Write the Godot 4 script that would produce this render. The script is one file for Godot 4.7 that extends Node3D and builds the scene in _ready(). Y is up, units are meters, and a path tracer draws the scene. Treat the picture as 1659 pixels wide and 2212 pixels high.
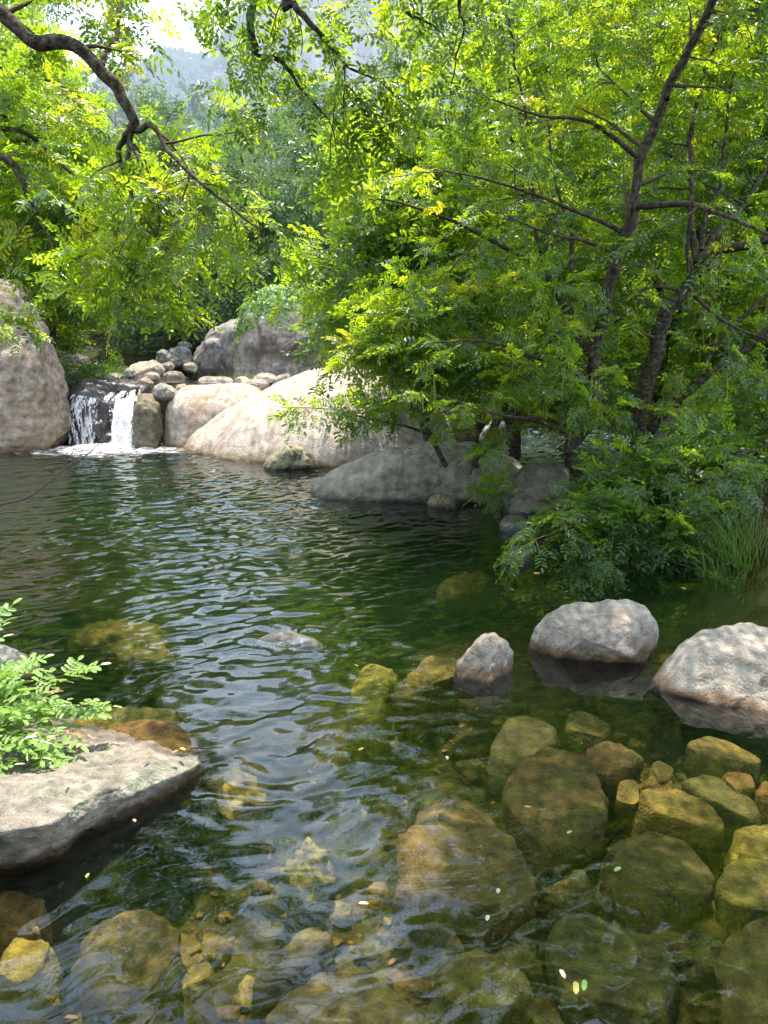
extends Node3D
# A clear mountain pool below a small waterfall, granite boulders, wingnut trees, a rocky mountain behind.

const F := 1671.0      # focal length in picture units (picture 1659 x 2212)
const CX := 829.5
const CY := 1106.0
const PITCH := -12.0
const THIN := 0.25      # share of twigs left bare
const EYE := Vector3(0, 2.0, 0)

var rng := RandomNumberGenerator.new()
var nz := FastNoiseLite.new()     # smooth fractal noise
var nc := FastNoiseLite.new()     # fine
var M := {}
var sprays := {}                  # kind -> array of meshes
var taken := {}


# ------------------------------------------------------------------ helpers
func numbered(n: String) -> String:
	if not taken.has(n):
		taken[n] = 0
		return n
	taken[n] += 1
	return "%s_%03d" % [n, taken[n]]

func rnd(a: float, b: float) -> float:
	return rng.randf_range(a, b)

func rdir() -> Vector3:
	var v := Vector3(rnd(-1, 1), rnd(-1, 1), rnd(-1, 1))
	return v.normalized() if v.length() > 0.01 else Vector3.UP

func ray(px: float, py: float) -> Vector3:
	var y := -(py - CY) / F
	var s := sin(deg_to_rad(PITCH))
	var c := cos(deg_to_rad(PITCH))
	return Vector3((px - CX) / F, y * c + s, y * s - c)

func at(px: float, py: float, d: float) -> Vector3:      # a point d metres ahead
	var r := ray(px, py)
	return EYE + r * (d / -r.z)

func on(px: float, py: float, h: float) -> Vector3:      # a point at height h
	var r := ray(px, py)
	return EYE + r * ((h - EYE.y) / r.y)

func sm(a: float, b: float, x: float) -> float:
	return smoothstep(a, b, x)

func tag(o: Node, label := "", category := "", group := "", kind := "") -> void:
	if label: o.set_meta("label", label)
	if category: o.set_meta("category", category)
	if group: o.set_meta("group", group)
	if kind: o.set_meta("kind", kind)

func thing(called: String, label: String, category: String, where := Vector3.ZERO, group := "") -> Node3D:
	var o := Node3D.new()
	o.name = numbered(called)
	o.position = where
	tag(o, label, category, group)
	add_child(o)
	return o

func put(called: String, mesh: Mesh, parent: Node = self, where := Vector3.ZERO) -> MeshInstance3D:
	var o := MeshInstance3D.new()
	o.name = numbered(called) if parent == self else called
	o.mesh = mesh
	o.position = where
	parent.add_child(o, true)
	return o

func copies(called: String, mesh: Mesh, places: Array, parent: Node = self) -> MultiMeshInstance3D:
	var mm := MultiMesh.new()
	mm.transform_format = MultiMesh.TRANSFORM_3D
	mm.mesh = mesh
	mm.instance_count = places.size()
	for i in places.size():
		mm.set_instance_transform(i, places[i])
	var o := MultiMeshInstance3D.new()
	o.name = numbered(called) if parent == self else called
	o.multimesh = mm
	o.set_meta("kind", "stuff")
	parent.add_child(o, true)
	return o


class MB:
	var v := PackedVector3Array()
	var c := PackedColorArray()
	var ix := PackedInt32Array()

	func tri(a: Vector3, b: Vector3, d: Vector3) -> void:   # clockwise from the front
		var k := v.size()
		v.append(a); v.append(b); v.append(d)
		ix.append(k); ix.append(k + 1); ix.append(k + 2)

	func grid(nx: int, ny: int, base: int, wrap := false) -> void:
		for j in ny - 1:
			for i in (nx if wrap else nx - 1):
				var a := base + j * nx + i
				var b := base + j * nx + (i + 1) % nx
				ix.append(a); ix.append(b); ix.append(a + nx)
				ix.append(b); ix.append(b + nx); ix.append(a + nx)

	func normals() -> PackedVector3Array:
		var n := PackedVector3Array()
		n.resize(v.size())
		for k in range(0, ix.size(), 3):
			var a := ix[k]
			var b := ix[k + 1]
			var d := ix[k + 2]
			var f := (v[d] - v[a]).cross(v[b] - v[a])
			n[a] += f; n[b] += f; n[d] += f
		for k in n.size():
			n[k] = n[k].normalized() if n[k].length_squared() > 1e-20 else Vector3.UP
		return n

	func outward() -> void:
		var s := 0.0
		var m := Vector3.ZERO
		for p in v: m += p
		m /= v.size()
		for k in range(0, ix.size(), 3):
			s += (v[ix[k]] - m).dot((v[ix[k + 2]] - m).cross(v[ix[k + 1]] - m))
		if s < 0:
			for k in range(0, ix.size(), 3):
				var t := ix[k]
				ix[k] = ix[k + 1]
				ix[k + 1] = t

	func mesh(mat: Material, nn := PackedVector3Array()) -> ArrayMesh:
		var a := []
		a.resize(Mesh.ARRAY_MAX)
		a[Mesh.ARRAY_VERTEX] = v
		a[Mesh.ARRAY_NORMAL] = nn if nn.size() else normals()
		if c.size() == v.size(): a[Mesh.ARRAY_COLOR] = c
		a[Mesh.ARRAY_INDEX] = ix
		var m := ArrayMesh.new()
		m.add_surface_from_arrays(Mesh.PRIMITIVE_TRIANGLES, a)
		m.surface_set_material(0, mat)
		return m


func tube(mb: MB, pts: Array, r0: float, r1: float, sides := 6, bark := 0.0) -> void:
	var n := pts.size()
	var base := mb.v.size()
	var t: Vector3 = (pts[1] - pts[0]).normalized()
	var side := t.cross(Vector3.UP if absf(t.y) < 0.9 else Vector3.RIGHT).normalized()
	for i in n:
		var p: Vector3 = pts[i]
		t = (pts[mini(i + 1, n - 1)] - pts[maxi(i - 1, 0)]).normalized()
		side = (side - t * side.dot(t)).normalized()
		var b := t.cross(side)
		var r := lerpf(r0, r1, float(i) / (n - 1))
		for k in sides:
			var a := TAU * k / sides
			var w := r * (1.0 + bark * nz.get_noise_3d(p.x * 3 + cos(a) * 2, p.y * 3, p.z * 3 + sin(a) * 2))
			mb.v.append(p + (side * cos(a) + b * sin(a)) * w)
	for j in n - 1:
		for k in sides:
			var a := base + j * sides + k
			var b := base + j * sides + (k + 1) % sides
			mb.ix.append(a); mb.ix.append(b + sides); mb.ix.append(b)
			mb.ix.append(a); mb.ix.append(a + sides); mb.ix.append(b + sides)

func smooth_path(p: Array, per := 5) -> Array:
	var out := []
	for i in p.size() - 1:
		var a: Vector3 = p[maxi(i - 1, 0)]
		var b: Vector3 = p[i]
		var c: Vector3 = p[i + 1]
		var d: Vector3 = p[mini(i + 2, p.size() - 1)]
		for k in per:
			out.append(b.cubic_interpolate(c, a, d, float(k) / per))
	out.append(p[-1])
	return out


# ------------------------------------------------------------------ materials
func seamless(freq: float, octaves: int, s: int, kind := FastNoiseLite.TYPE_SIMPLEX_SMOOTH) -> PackedByteArray:
	var n := FastNoiseLite.new()
	n.noise_type = kind
	n.frequency = freq
	n.fractal_octaves = octaves
	n.seed = s
	var im := n.get_seamless_image(512, 512)
	im.convert(Image.FORMAT_L8)
	return im.get_data()

func stone_texture(dark: float, light: float, speck: float) -> ImageTexture:
	var a := seamless(0.012, 5, 3)
	var b := seamless(0.13, 2, 8)
	var f := seamless(0.3, 1, 21)
	var out := PackedByteArray()
	out.resize(512 * 512 * 3)
	for i in 512 * 512:
		var k := lerpf(dark, light, clampf((a[i] / 255.0 - 0.5) * 1.5 + 0.5, 0, 1))
		k += (b[i] / 255.0 - 0.5) * 0.22 * speck
		var q := f[i] / 255.0
		if q > 0.74: k += 0.2 * speck
		elif q < 0.27: k -= 0.24 * speck
		k = clampf(k, 0.04, 1.0)
		out[i * 3] = int(k * 255)
		out[i * 3 + 1] = int(k * 252)
		out[i * 3 + 2] = int(k * 247)
	return ImageTexture.create_from_image(Image.create_from_data(512, 512, false, Image.FORMAT_RGB8, out))

func grey_texture(d: PackedByteArray) -> ImageTexture:
	return ImageTexture.create_from_image(Image.create_from_data(512, 512, false, Image.FORMAT_L8, d))

func mat(called: String, color: Color, rough := 0.8, spec := 0.4) -> StandardMaterial3D:
	var m := StandardMaterial3D.new()
	m.resource_name = called
	m.albedo_color = color.linear_to_srgb()
	m.roughness = rough
	m.metallic_specular = spec
	M[called] = m
	return m

func stone_mat(called: String, tex: Texture2D, scale: float, bump: Texture2D, bump_cm: float, rough: float, spec := 0.4) -> StandardMaterial3D:
	var m := mat(called, Color.WHITE, rough, spec)
	m.vertex_color_use_as_albedo = true
	m.albedo_texture = tex
	m.uv1_triplanar = true
	m.uv1_world_triplanar = true
	m.uv1_scale = Vector3.ONE * scale
	if bump:
		m.heightmap_enabled = true
		m.heightmap_texture = bump
		m.heightmap_scale = bump_cm
	return m

func leaf_mat(called: String, color: Color, back: Color, rough := 0.42) -> StandardMaterial3D:
	var m := mat(called, color, rough, 0.5)
	m.cull_mode = BaseMaterial3D.CULL_DISABLED
	m.backlight_enabled = true
	m.backlight = back.linear_to_srgb()
	return m

func make_materials() -> void:
	nz.seed = 11
	nz.noise_type = FastNoiseLite.TYPE_SIMPLEX_SMOOTH
	nz.frequency = 1.0
	nz.fractal_octaves = 4
	nc.seed = 5
	nc.noise_type = FastNoiseLite.TYPE_SIMPLEX
	nc.frequency = 1.0
	nc.fractal_octaves = 2
	var t := stone_texture(0.6, 1.0, 1.2)
	var bumps := grey_texture(seamless(0.05, 5, 40))
	stone_mat("granite", t, 0.9, bumps, 1.6, 0.82)
	stone_mat("near_granite", t, 1.7, bumps, 0.9, 0.8)
	stone_mat("wet_stone", t, 1.4, bumps, 1.0, 0.3, 0.5)
	stone_mat("bed_stone", stone_texture(0.55, 1.0, 0.9), 1.6, bumps, 1.2, 0.75, 0.3)
	stone_mat("soil", stone_texture(0.5, 1.0, 1.0), 0.7, bumps, 2.0, 0.95, 0.2)
	var cliff := stone_mat("cliff", t, 0.03, null, 0, 0.9, 0.3)
	cliff.albedo_texture = stone_texture(0.6, 1.0, 0.5)
	var bark := stone_mat("bark", stone_texture(0.35, 1.0, 1.0), 2.2, bumps, 1.2, 0.9, 0.2)
	bark.vertex_color_use_as_albedo = false
	bark.albedo_color = Color(0.16, 0.13, 0.10).linear_to_srgb()
	mat("twig", Color(0.09, 0.07, 0.045), 0.85, 0.2)
	mat("dead_wood", Color(0.10, 0.075, 0.06), 0.85, 0.2)
	leaf_mat("leaf_a", Color(0.028, 0.066, 0.011), Color(0.40, 0.60, 0.014))
	leaf_mat("leaf_b", Color(0.038, 0.082, 0.012), Color(0.56, 0.74, 0.016))
	leaf_mat("leaf_c", Color(0.02, 0.052, 0.013), Color(0.17, 0.29, 0.012))
	leaf_mat("leaf_o", Color(0.07, 0.09, 0.014), Color(0.52, 0.56, 0.02))
	leaf_mat("leaf_far_a", Color(0.06, 0.105, 0.035), Color(0.14, 0.22, 0.04))
	leaf_mat("leaf_far_b", Color(0.04, 0.08, 0.035), Color(0.09, 0.16, 0.04))
	leaf_mat("needles", Color(0.05, 0.085, 0.04), Color(0.10, 0.16, 0.05), 0.6)
	leaf_mat("bush_green", Color(0.15, 0.25, 0.06), Color(0.24, 0.40, 0.05), 0.38)
	leaf_mat("bush_red", Color(0.30, 0.16, 0.10), Color(0.42, 0.26, 0.12), 0.45)
	leaf_mat("grass", Color(0.05, 0.095, 0.02), Color(0.20, 0.32, 0.03), 0.5)
	leaf_mat("catkin", Color(0.14, 0.20, 0.04), Color(0.30, 0.42, 0.05), 0.6)
	leaf_mat("fallen_yellow", Color(0.62, 0.50, 0.10), Color(0.3, 0.25, 0.04), 0.5)
	leaf_mat("fallen_pale", Color(0.52, 0.49, 0.33), Color(0.2, 0.2, 0.1), 0.5)
	leaf_mat("fallen_brown", Color(0.26, 0.13, 0.05), Color(0.1, 0.05, 0.01), 0.6)
	leaf_mat("fallen_green", Color(0.26, 0.42, 0.10), Color(0.2, 0.3, 0.04), 0.5)
	var w := mat("water", Color(0.02, 0.04, 0.03, 0.02), 0.02, 0.5)
	w.transparency = BaseMaterial3D.TRANSPARENCY_ALPHA
	var f := mat("foam", Color(0.86, 0.88, 0.9), 0.6, 0.5)
	f.backlight_enabled = true
	f.backlight = Color(0.5, 0.52, 0.55)
	var v := mat("veil", Color(0.95, 0.94, 0.93, 0.5), 0.5, 0.5)
	v.transparency = BaseMaterial3D.TRANSPARENCY_ALPHA
	v.backlight_enabled = true
	v.backlight = Color(0.5, 0.52, 0.55)
	v.vertex_color_use_as_albedo = true


# ------------------------------------------------------------------ stones
func stone_color(style: String, p: Vector3, n: Vector3, tint: Color) -> Color:
	var big := nz.get_noise_3d(p.x * 0.7, p.y * 0.7, p.z * 0.7)
	var mid := nz.get_noise_3d(p.x * 3.1 + 7, p.y * 3.1, p.z * 3.1)
	var fine := nc.get_noise_3d(p.x * 11, p.y * 11 + 3, p.z * 11)
	var c := tint * (1.0 + 0.28 * big + 0.24 * mid + 0.12 * fine)
	var crack := sm(0.03, 0.0, absf(nz.get_noise_3d(p.x * 1.1 + 20, p.y * 1.6, p.z * 1.1))) * sm(0.0, 0.3, nz.get_noise_3d(p.x * 0.9, p.y * 0.9 + 15, p.z * 0.9) + 0.1)
	if style == "grey" or style == "dry" or style == "smooth": c = c.lerp(tint * 0.35, crack * 0.75)
	match style:
		"smooth":      # river-worn pinkish granite, rust at the waterline, pale specks, dark run-off streaks
			var streak := nz.get_noise_3d(p.x * 2.2, p.y * 0.35, p.z * 1.2)
			c = c.lerp(tint * Color(0.66, 0.6, 0.56), sm(0.12, 0.5, streak) * 0.7)
			c = c.lerp(Color(0.62, 0.6, 0.56), sm(0.42, 0.6, fine) * sm(0.0, 0.4, mid + 0.25) * 0.7)
			var lv := p.y + 0.10 * mid
			c = c.lerp(Color(0.36, 0.23, 0.11), sm(0.22, 0.03, lv) * 0.8)
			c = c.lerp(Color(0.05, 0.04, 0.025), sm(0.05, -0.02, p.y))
		"lichen":
			c = c.lerp(Color(0.42, 0.395, 0.34), sm(0.08, 0.16, nz.get_noise_3d(p.x * 6, p.y * 6, p.z * 6 + 5)) * 0.7)
			c = c.lerp(Color(0.27, 0.32, 0.25), sm(0.16, 0.22, nz.get_noise_3d(p.x * 5 + 31, p.y * 5, p.z * 5)) * 0.8)
			c = c.lerp(Color(0.10, 0.09, 0.08), sm(0.25, 0.5, nz.get_noise_3d(p.x * 4, p.y * 4 + 50, p.z * 4)) * 0.7)
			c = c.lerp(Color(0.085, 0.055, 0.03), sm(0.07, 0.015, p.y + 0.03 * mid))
		"grey":
			c = c.lerp(Color(0.5, 0.49, 0.45), sm(0.2, 0.4, fine) * 0.5)
			c = c.lerp(Color(0.16, 0.15, 0.14), sm(0.3, 0.55, nz.get_noise_3d(p.x * 5, p.y * 5 + 50, p.z * 5)) * 0.6)
			c = c.lerp(Color(0.20, 0.105, 0.04), sm(0.10, 0.03, p.y + 0.04 * mid) * 0.8)
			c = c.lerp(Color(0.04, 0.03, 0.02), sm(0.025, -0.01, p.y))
		"dry":
			c = c.lerp(Color(0.12, 0.11, 0.10), sm(0.2, 0.5, nz.get_noise_3d(p.x * 2.3, p.y * 1.1 + 50, p.z * 2.3)) * 0.6)
			c = c.lerp(Color(0.56, 0.53, 0.48), sm(0.35, 0.6, fine) * 0.5)
		"mossy":
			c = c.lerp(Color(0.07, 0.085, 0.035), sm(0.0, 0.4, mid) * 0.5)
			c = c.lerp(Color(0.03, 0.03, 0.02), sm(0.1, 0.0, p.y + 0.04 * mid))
		"wet":
			c = tint * (1.0 + 0.5 * mid)
		"bed":
			c = tint * Color(0.60, 0.57, 0.34) * (1.0 + 0.35 * mid + 0.25 * fine + 0.2 * big)
			c = c.lerp(Color(0.11, 0.12, 0.02), sm(0.1, 0.5, nz.get_noise_3d(p.x * 4, p.y * 4, p.z * 4 + 60)) * 0.5)
	c.r = clampf(c.r, 0.01, 0.8); c.g = clampf(c.g, 0.01, 0.8); c.b = clampf(c.b, 0.005, 0.8); c.a = 1
	return c

# o: e1, e2 (profile), amp, freq (roughness of form), chops [[normal, metres from the middle]], nt, np, hook
func blob(mb: MB, frame: Transform3D, outline: Array, front: float, back: float, o := {}) -> void:
	var nt: int = o.get("nt", 64)
	var np: int = o.get("np", 36)
	var e1: float = o.get("e1", 0.8)
	var e2: float = o.get("e2", 0.9)
	var amp: float = o.get("amp", 0.03)
	var fr: float = o.get("freq", 2.0)
	var seed_at: float = o.get("seed", 0.0)
	var hook = o.get("hook")
	var rad := []
	for i in nt:
		var a := TAU * i / nt
		var d := Vector2(cos(a), sin(a))
		var best := 0.0
		for k in outline.size():
			var p: Vector2 = outline[k]
			var q: Vector2 = outline[(k + 1) % outline.size()]
			var e := q - p
			var den := d.cross(e)
			if absf(den) < 1e-9: continue
			var t := p.cross(e) / den
			var u := p.cross(d) / den
			if t > 0 and u >= -1e-6 and u <= 1.000001: best = maxf(best, t)
		rad.append(best)
	for pass_ in int(o.get("soft", 2)):
		var r2 := []
		for i in nt: r2.append(0.25 * rad[(i + nt - 1) % nt] + 0.5 * rad[i] + 0.25 * rad[(i + 1) % nt])
		rad = r2
	var base := mb.v.size()
	for j in np + 1:
		var ph := PI * (float(j) / np - 0.5)
		var cr := pow(maxf(cos(ph), 0.0), e1)
		var sn := signf(ph) * pow(absf(sin(ph)), e2)
		for i in nt:
			var a := TAU * i / nt
			var r: float = rad[i] * cr
			var l := Vector3(cos(a) * r, sin(a) * r, sn * (front if sn > 0 else back))
			var p: Vector3 = frame * l
			for ch in o.get("chops", []):
				var nn: Vector3 = ch[0].normalized()
				var over: float = nn.dot(p - frame.origin) - float(ch[1])
				if over > 0: p -= nn * over * 0.93
			var dir := (p - frame.origin).normalized()
			p += dir * amp * (nz.get_noise_3d(p.x * fr + seed_at, p.y * fr, p.z * fr) * 1.2 + 0.5 * nz.get_noise_3d(p.x * fr * 3.3, p.y * fr * 3.3 + seed_at, p.z * fr * 3.3) + 0.12 * nc.get_noise_3d(p.x * fr * 8.0, p.y * fr * 8.0, p.z * fr * 8.0 + seed_at))
			if hook: p = hook.call(p, l)
			mb.v.append(p)
	var b2 := mb.ix.size()
	mb.grid(nt, np + 1, base, true)
	if b2 == 0: mb.outward()

func paint(mb: MB, style: String, tint: Color) -> PackedVector3Array:
	var n := mb.normals()
	mb.c.resize(mb.v.size())
	for k in mb.v.size(): mb.c[k] = stone_color(style, mb.v[k], n[k], tint)
	return n

func facing(origin: Vector3, tilt := 1.0) -> Transform3D:   # u to the right, v up, n towards where one looks from
	var n := (EYE - origin)
	n.y *= tilt
	n = n.normalized()
	var u := Vector3.UP.cross(n).normalized()
	return Transform3D(Basis(u, n.cross(u), n), origin)

func px_outline(fr: Transform3D, pts: Array) -> Array:
	var out := []
	for i in range(0, pts.size(), 2):
		var d := ray(pts[i], pts[i + 1])
		var t := fr.basis.z.dot(fr.origin - EYE) / fr.basis.z.dot(d)
		var l: Vector3 = fr.affine_inverse() * (EYE + d * t)
		out.append(Vector2(l.x, l.y))
	return out

func middle(pts: Array) -> Vector2:
	var lo := Vector2(1e9, 1e9)
	var hi := -lo
	for i in range(0, pts.size(), 2):
		lo = lo.min(Vector2(pts[i], pts[i + 1]))
		hi = hi.max(Vector2(pts[i], pts[i + 1]))
	return (lo + hi) / 2

func boulder(called: String, label: String, pts: Array, d: float, front: float, back: float, style: String, tint: Color, o := {}, m := "granite", group := "", tilt := 0.3) -> MeshInstance3D:
	var c := middle(pts)
	var fr := facing(at(c.x, c.y, d), o.get("tilt", tilt))
	var mb := MB.new()
	if not o.has("seed"): o["seed"] = c.x * 0.37
	blob(mb, fr, px_outline(fr, pts), front, back, o)
	var n := paint(mb, style, tint)
	var x := put(called, mb.mesh(M[m], n))
	tag(x, label, o.get("cat", "boulder"), group)
	return x

func plan_stone(called: String, label: String, pts: Array, top: float, deep: float, style: String, tint: Color, o := {}, m := "bed_stone", group := "") -> MeshInstance3D:
	# outline traced at the height «top» and seen from above
	var c := Vector3.ZERO
	var w := []
	var mid: float = deep * o.get("hump", 0.3)
	for i in range(0, pts.size(), 2): w.append(on(pts[i], pts[i + 1], top - mid))
	for p in w: c += p / w.size()
	var fr := Transform3D(Basis(Vector3.RIGHT, Vector3.FORWARD, Vector3.UP), Vector3(c.x, top - mid, c.z))
	var out := []
	for p in w: out.append(Vector2(p.x - c.x, -(p.z - c.z)))
	var mb := MB.new()
	if not o.has("e1"): o["e1"] = 0.42
	if not o.has("e2"): o["e2"] = 0.7
	if not o.has("seed"): o["seed"] = c.x * 3.7 + c.z
	if not o.has("nt"): o["nt"] = 44
	if not o.has("np"): o["np"] = 24
	if not o.has("chops"):
		var reach := 0.0
		for q in out: reach = maxf(reach, q.length())
		o["chops"] = []
		for k in 4:
			var a := rnd(0, TAU)
			o.chops.append([Vector3(cos(a), rnd(0.0, 0.7), sin(a)), reach * rnd(0.5, 0.72)])
		o.chops.append([Vector3(rnd(-0.2, 0.2), 1, rnd(-0.1, 0.25)), mid * 0.75])
	blob(mb, fr, out, mid, deep, o)
	var n := paint(mb, style, tint)
	var x := put(called, mb.mesh(M[m], n))
	tag(x, label, o.get("cat", "stone"), group)
	return x


# ------------------------------------------------------------------ leaves
func leaflet(mb: MB, p: Vector3, dir: Vector3, up: Vector3, l: float, w: float, fine := true) -> void:
	var s := dir.cross(up).normalized() * w * 0.5
	var lift := up * w * 0.16
	var tip := p + dir * l - up * l * 0.07
	if fine:
		var a := p + dir * l * 0.25 + s * 0.9 + lift
		var b := p + dir * l * 0.8 + s * 0.85 + lift - up * l * 0.06
		var c := p + dir * l * 0.25 - s * 0.9 + lift
		var d := p + dir * l * 0.8 - s * 0.85 + lift - up * l * 0.06
		mb.tri(p, a, tip); mb.tri(a, b, tip); mb.tri(p, tip, c); mb.tri(c, tip, d)
	else:
		mb.tri(p, p + dir * l * 0.5 + s + lift, tip)
		mb.tri(p, tip, p + dir * l * 0.5 - s + lift)

func compound_leaf(mb: MB, at_: Vector3, b: Basis, l: float, pairs: int, ll: float, lw: float, fine := true, r: RandomNumberGenerator = rng) -> void:
	var p := at_
	var dir := b.x
	var up := b.y
	var step := l / (pairs + 1.0)
	for k in pairs + 1:
		var prev := p
		dir = (dir - Vector3.UP * 0.03).normalized()
		p += dir * step
		var side := dir.cross(up).normalized()
		if fine:
			var h := side * 0.0016
			mb.tri(prev - h, prev + h, p + h); mb.tri(prev - h, p + h, p - h)
		var f := (0.7 + 0.3 * sin(PI * (k + 0.7) / (pairs + 1.0))) * r.randf_range(0.85, 1.1)
		if k == pairs:
			leaflet(mb, p, dir, up, ll * 0.95, lw, fine)
		else:
			for q in [-1.0, 1.0]:
				var d2: Vector3 = (side * q + dir * r.randf_range(0.3, 0.65) - up * r.randf_range(-0.15, 0.2)).normalized()
				leaflet(mb, p, d2, (up + side * q * 0.12 + Vector3(r.randf_range(-0.45, 0.45), 0, r.randf_range(-0.45, 0.45))).normalized(), ll * f, lw * f, fine)

func frame_along(dir: Vector3, wob := 0.35) -> Basis:
	var up := Vector3.UP + rdir() * wob
	var z := dir.cross(up).normalized()
	return Basis(dir, z.cross(dir), z)

func make_sprays() -> void:
	for kind in ["wing_a", "wing_b", "wing_c", "wing_o"]:
		sprays[kind] = []
		for v in 3:
			var mb := MB.new()
			var p := Vector3.ZERO
			var d := Vector3(1, 0.05, 0)
			for k in 5:
				var q := p
				d = (d + Vector3(0, -0.07, rnd(-0.15, 0.15))).normalized()
				p += d * 0.06
				var h := d.cross(Vector3.UP).normalized() * 0.003
				mb.tri(q - h, q + h, p + h); mb.tri(q - h, p + h, p - h)
				var sd := (1.0 if k % 2 == 0 else -1.0)
				var ld := (d * rnd(0.45, 0.9) + Vector3(0, rnd(-0.25, 0.2), sd * rnd(0.7, 1.0))).normalized()
				if k == 4: ld = d
				compound_leaf(mb, p, frame_along(ld, 0.75), rnd(0.17, 0.25), 3 + (k + v) % 2, rnd(0.075, 0.095), rnd(0.034, 0.042))
			sprays[kind].append(mb.mesh(M["leaf_" + kind[-1]]))
	for kind in ["mid_a", "mid_b", "mid_c"]:       # the same leaf, fewer faces, for trees further off
		sprays[kind] = []
		for v in 2:
			var mb := MB.new()
			for k in 9:
				var p := Vector3(0.07 * k, -0.008 * k * k * 0.3, rnd(-0.05, 0.05))
				var sd := (1.0 if k % 2 == 0 else -1.0)
				var ld := Vector3(rnd(0.4, 0.9), rnd(-0.35, 0.2), sd * rnd(0.6, 1.0)).normalized()
				compound_leaf(mb, p, frame_along(ld, 0.8), rnd(0.22, 0.30), 3, 0.11, 0.06, false)
			sprays[kind].append(mb.mesh(M["leaf_" + kind[-1]]))
	for kind in ["far_a", "far_b"]:
		sprays[kind] = []
		for v in 2:
			var mb := MB.new()
			for k in 34:
				var a := rnd(-1.2, 1.2)
				var p := Vector3(rnd(0, 0.8), rnd(-0.12, 0.12), rnd(-0.3, 0.3))
				var d := Vector3(cos(a), rnd(-0.5, 0.15), sin(a)).normalized()
				leaflet(mb, p, d, frame_along(d, 0.5).y, rnd(0.12, 0.2), rnd(0.06, 0.1), false)
			sprays[kind].append(mb.mesh(M["leaf_" + kind]))
	sprays["pine"] = []
	for v in 2:
		var mb := MB.new()
		for k in 46:
			var p := Vector3(rnd(0, 0.7), rnd(-0.03, 0.03), rnd(-0.04, 0.04))
			var d := (Vector3(0.5, rnd(0.0, 1.2), 0) + Vector3(rnd(-0.4, 0.4), rnd(-0.3, 0.3), rnd(-1, 1))).normalized()
			leaflet(mb, p, d, rdir(), rnd(0.16, 0.26), 0.022, false)
		sprays["pine"].append(mb.mesh(M.needles))


# ------------------------------------------------------------------ trees
func tree(called: String, label: String, base: Vector3, kinds: Array, group := "", cat := "tree") -> Dictionary:
	return {"root": thing(called, label, cat, base, group), "base": base, "kinds": kinds, "sprays": [], "twigs": MB.new(), "fine": 0.78 if str(kinds[0]).begins_with("wing") else 1.0}

func sprig(t: Dictionary, p: Vector3, dir: Vector3, size := 1.0) -> void:
	if rng.randf() < float(t.get("thin", THIN)): return
	var b := frame_along(dir.normalized(), 0.45).scaled_local(Vector3.ONE * size * float(t.get("fine", 1.0)) * rnd(0.7, 1.15))
	t.sprays.append(Transform3D(b, p - t.base))

func path(pts: Array) -> Array:      # [px, py, distance, ...] to points
	var out := []
	for i in range(0, pts.size(), 3): out.append(at(pts[i], pts[i + 1], pts[i + 2]))
	return smooth_path(out, 4)

# o: every (m between side branches), len (of a side branch), up, from (share of the limb without branches), gap (between sprays)
func limb(t: Dictionary, called: String, pts: Array, r0: float, r1: float, o := {}) -> void:
	var mb := MB.new()
	r0 *= 0.82; r1 *= 0.82
	var l := []
	for i in pts.size():
		var p: Vector3 = pts[i] - t.base
		l.append(p + Vector3(nz.get_noise_1d(p.y * 3 + p.x), 0, nz.get_noise_1d(p.y * 3 + 40)) * minf(r0, 0.05) * (0.0 if i == 0 else 1.0))
	tube(mb, l, r0, r1, 8 if r0 > 0.03 else 6, 0.25)
	put(called, mb.mesh(M.bark), t.root)
	var every: float = o.get("every", 0.3)
	if every <= 0: return
	var total := 0.0
	for i in pts.size() - 1: total += pts[i].distance_to(pts[i + 1])
	var run: float = total * o.get("from", 0.25)
	var side := 1.0
	while run < total:
		var acc := 0.0
		var i := 0
		while i < pts.size() - 2 and acc + pts[i].distance_to(pts[i + 1]) < run:
			acc += pts[i].distance_to(pts[i + 1]); i += 1
		var p: Vector3 = pts[i].lerp(pts[i + 1], clampf((run - acc) / pts[i].distance_to(pts[i + 1]), 0, 1))
		var d: Vector3 = (pts[i + 1] - pts[i]).normalized()
		var q: Vector3 = (rdir() * Vector3(1, 0.45, 1)).normalized()
		if o.get("behind", false) and rng.randf() < 0.85: q.z = -absf(q.z)
		q = (q - d * q.dot(d)).normalized()
		var len_: float = o.get("len", 0.9) * rnd(0.55, 1.25) * (1.0 - 0.45 * run / total)
		branch(t, p, (d * rnd(0.2, 0.8) + q + Vector3.UP * float(o.get("up", 0.1))).normalized(), len_, lerpf(r0, r1, run / total) * 0.45, o)
		side = -side
		run += every * rnd(0.6, 1.5)
	branch(t, pts[-1], (pts[-1] - pts[-2]).normalized(), o.get("len", 0.9) * 0.7, r1, o)

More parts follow.
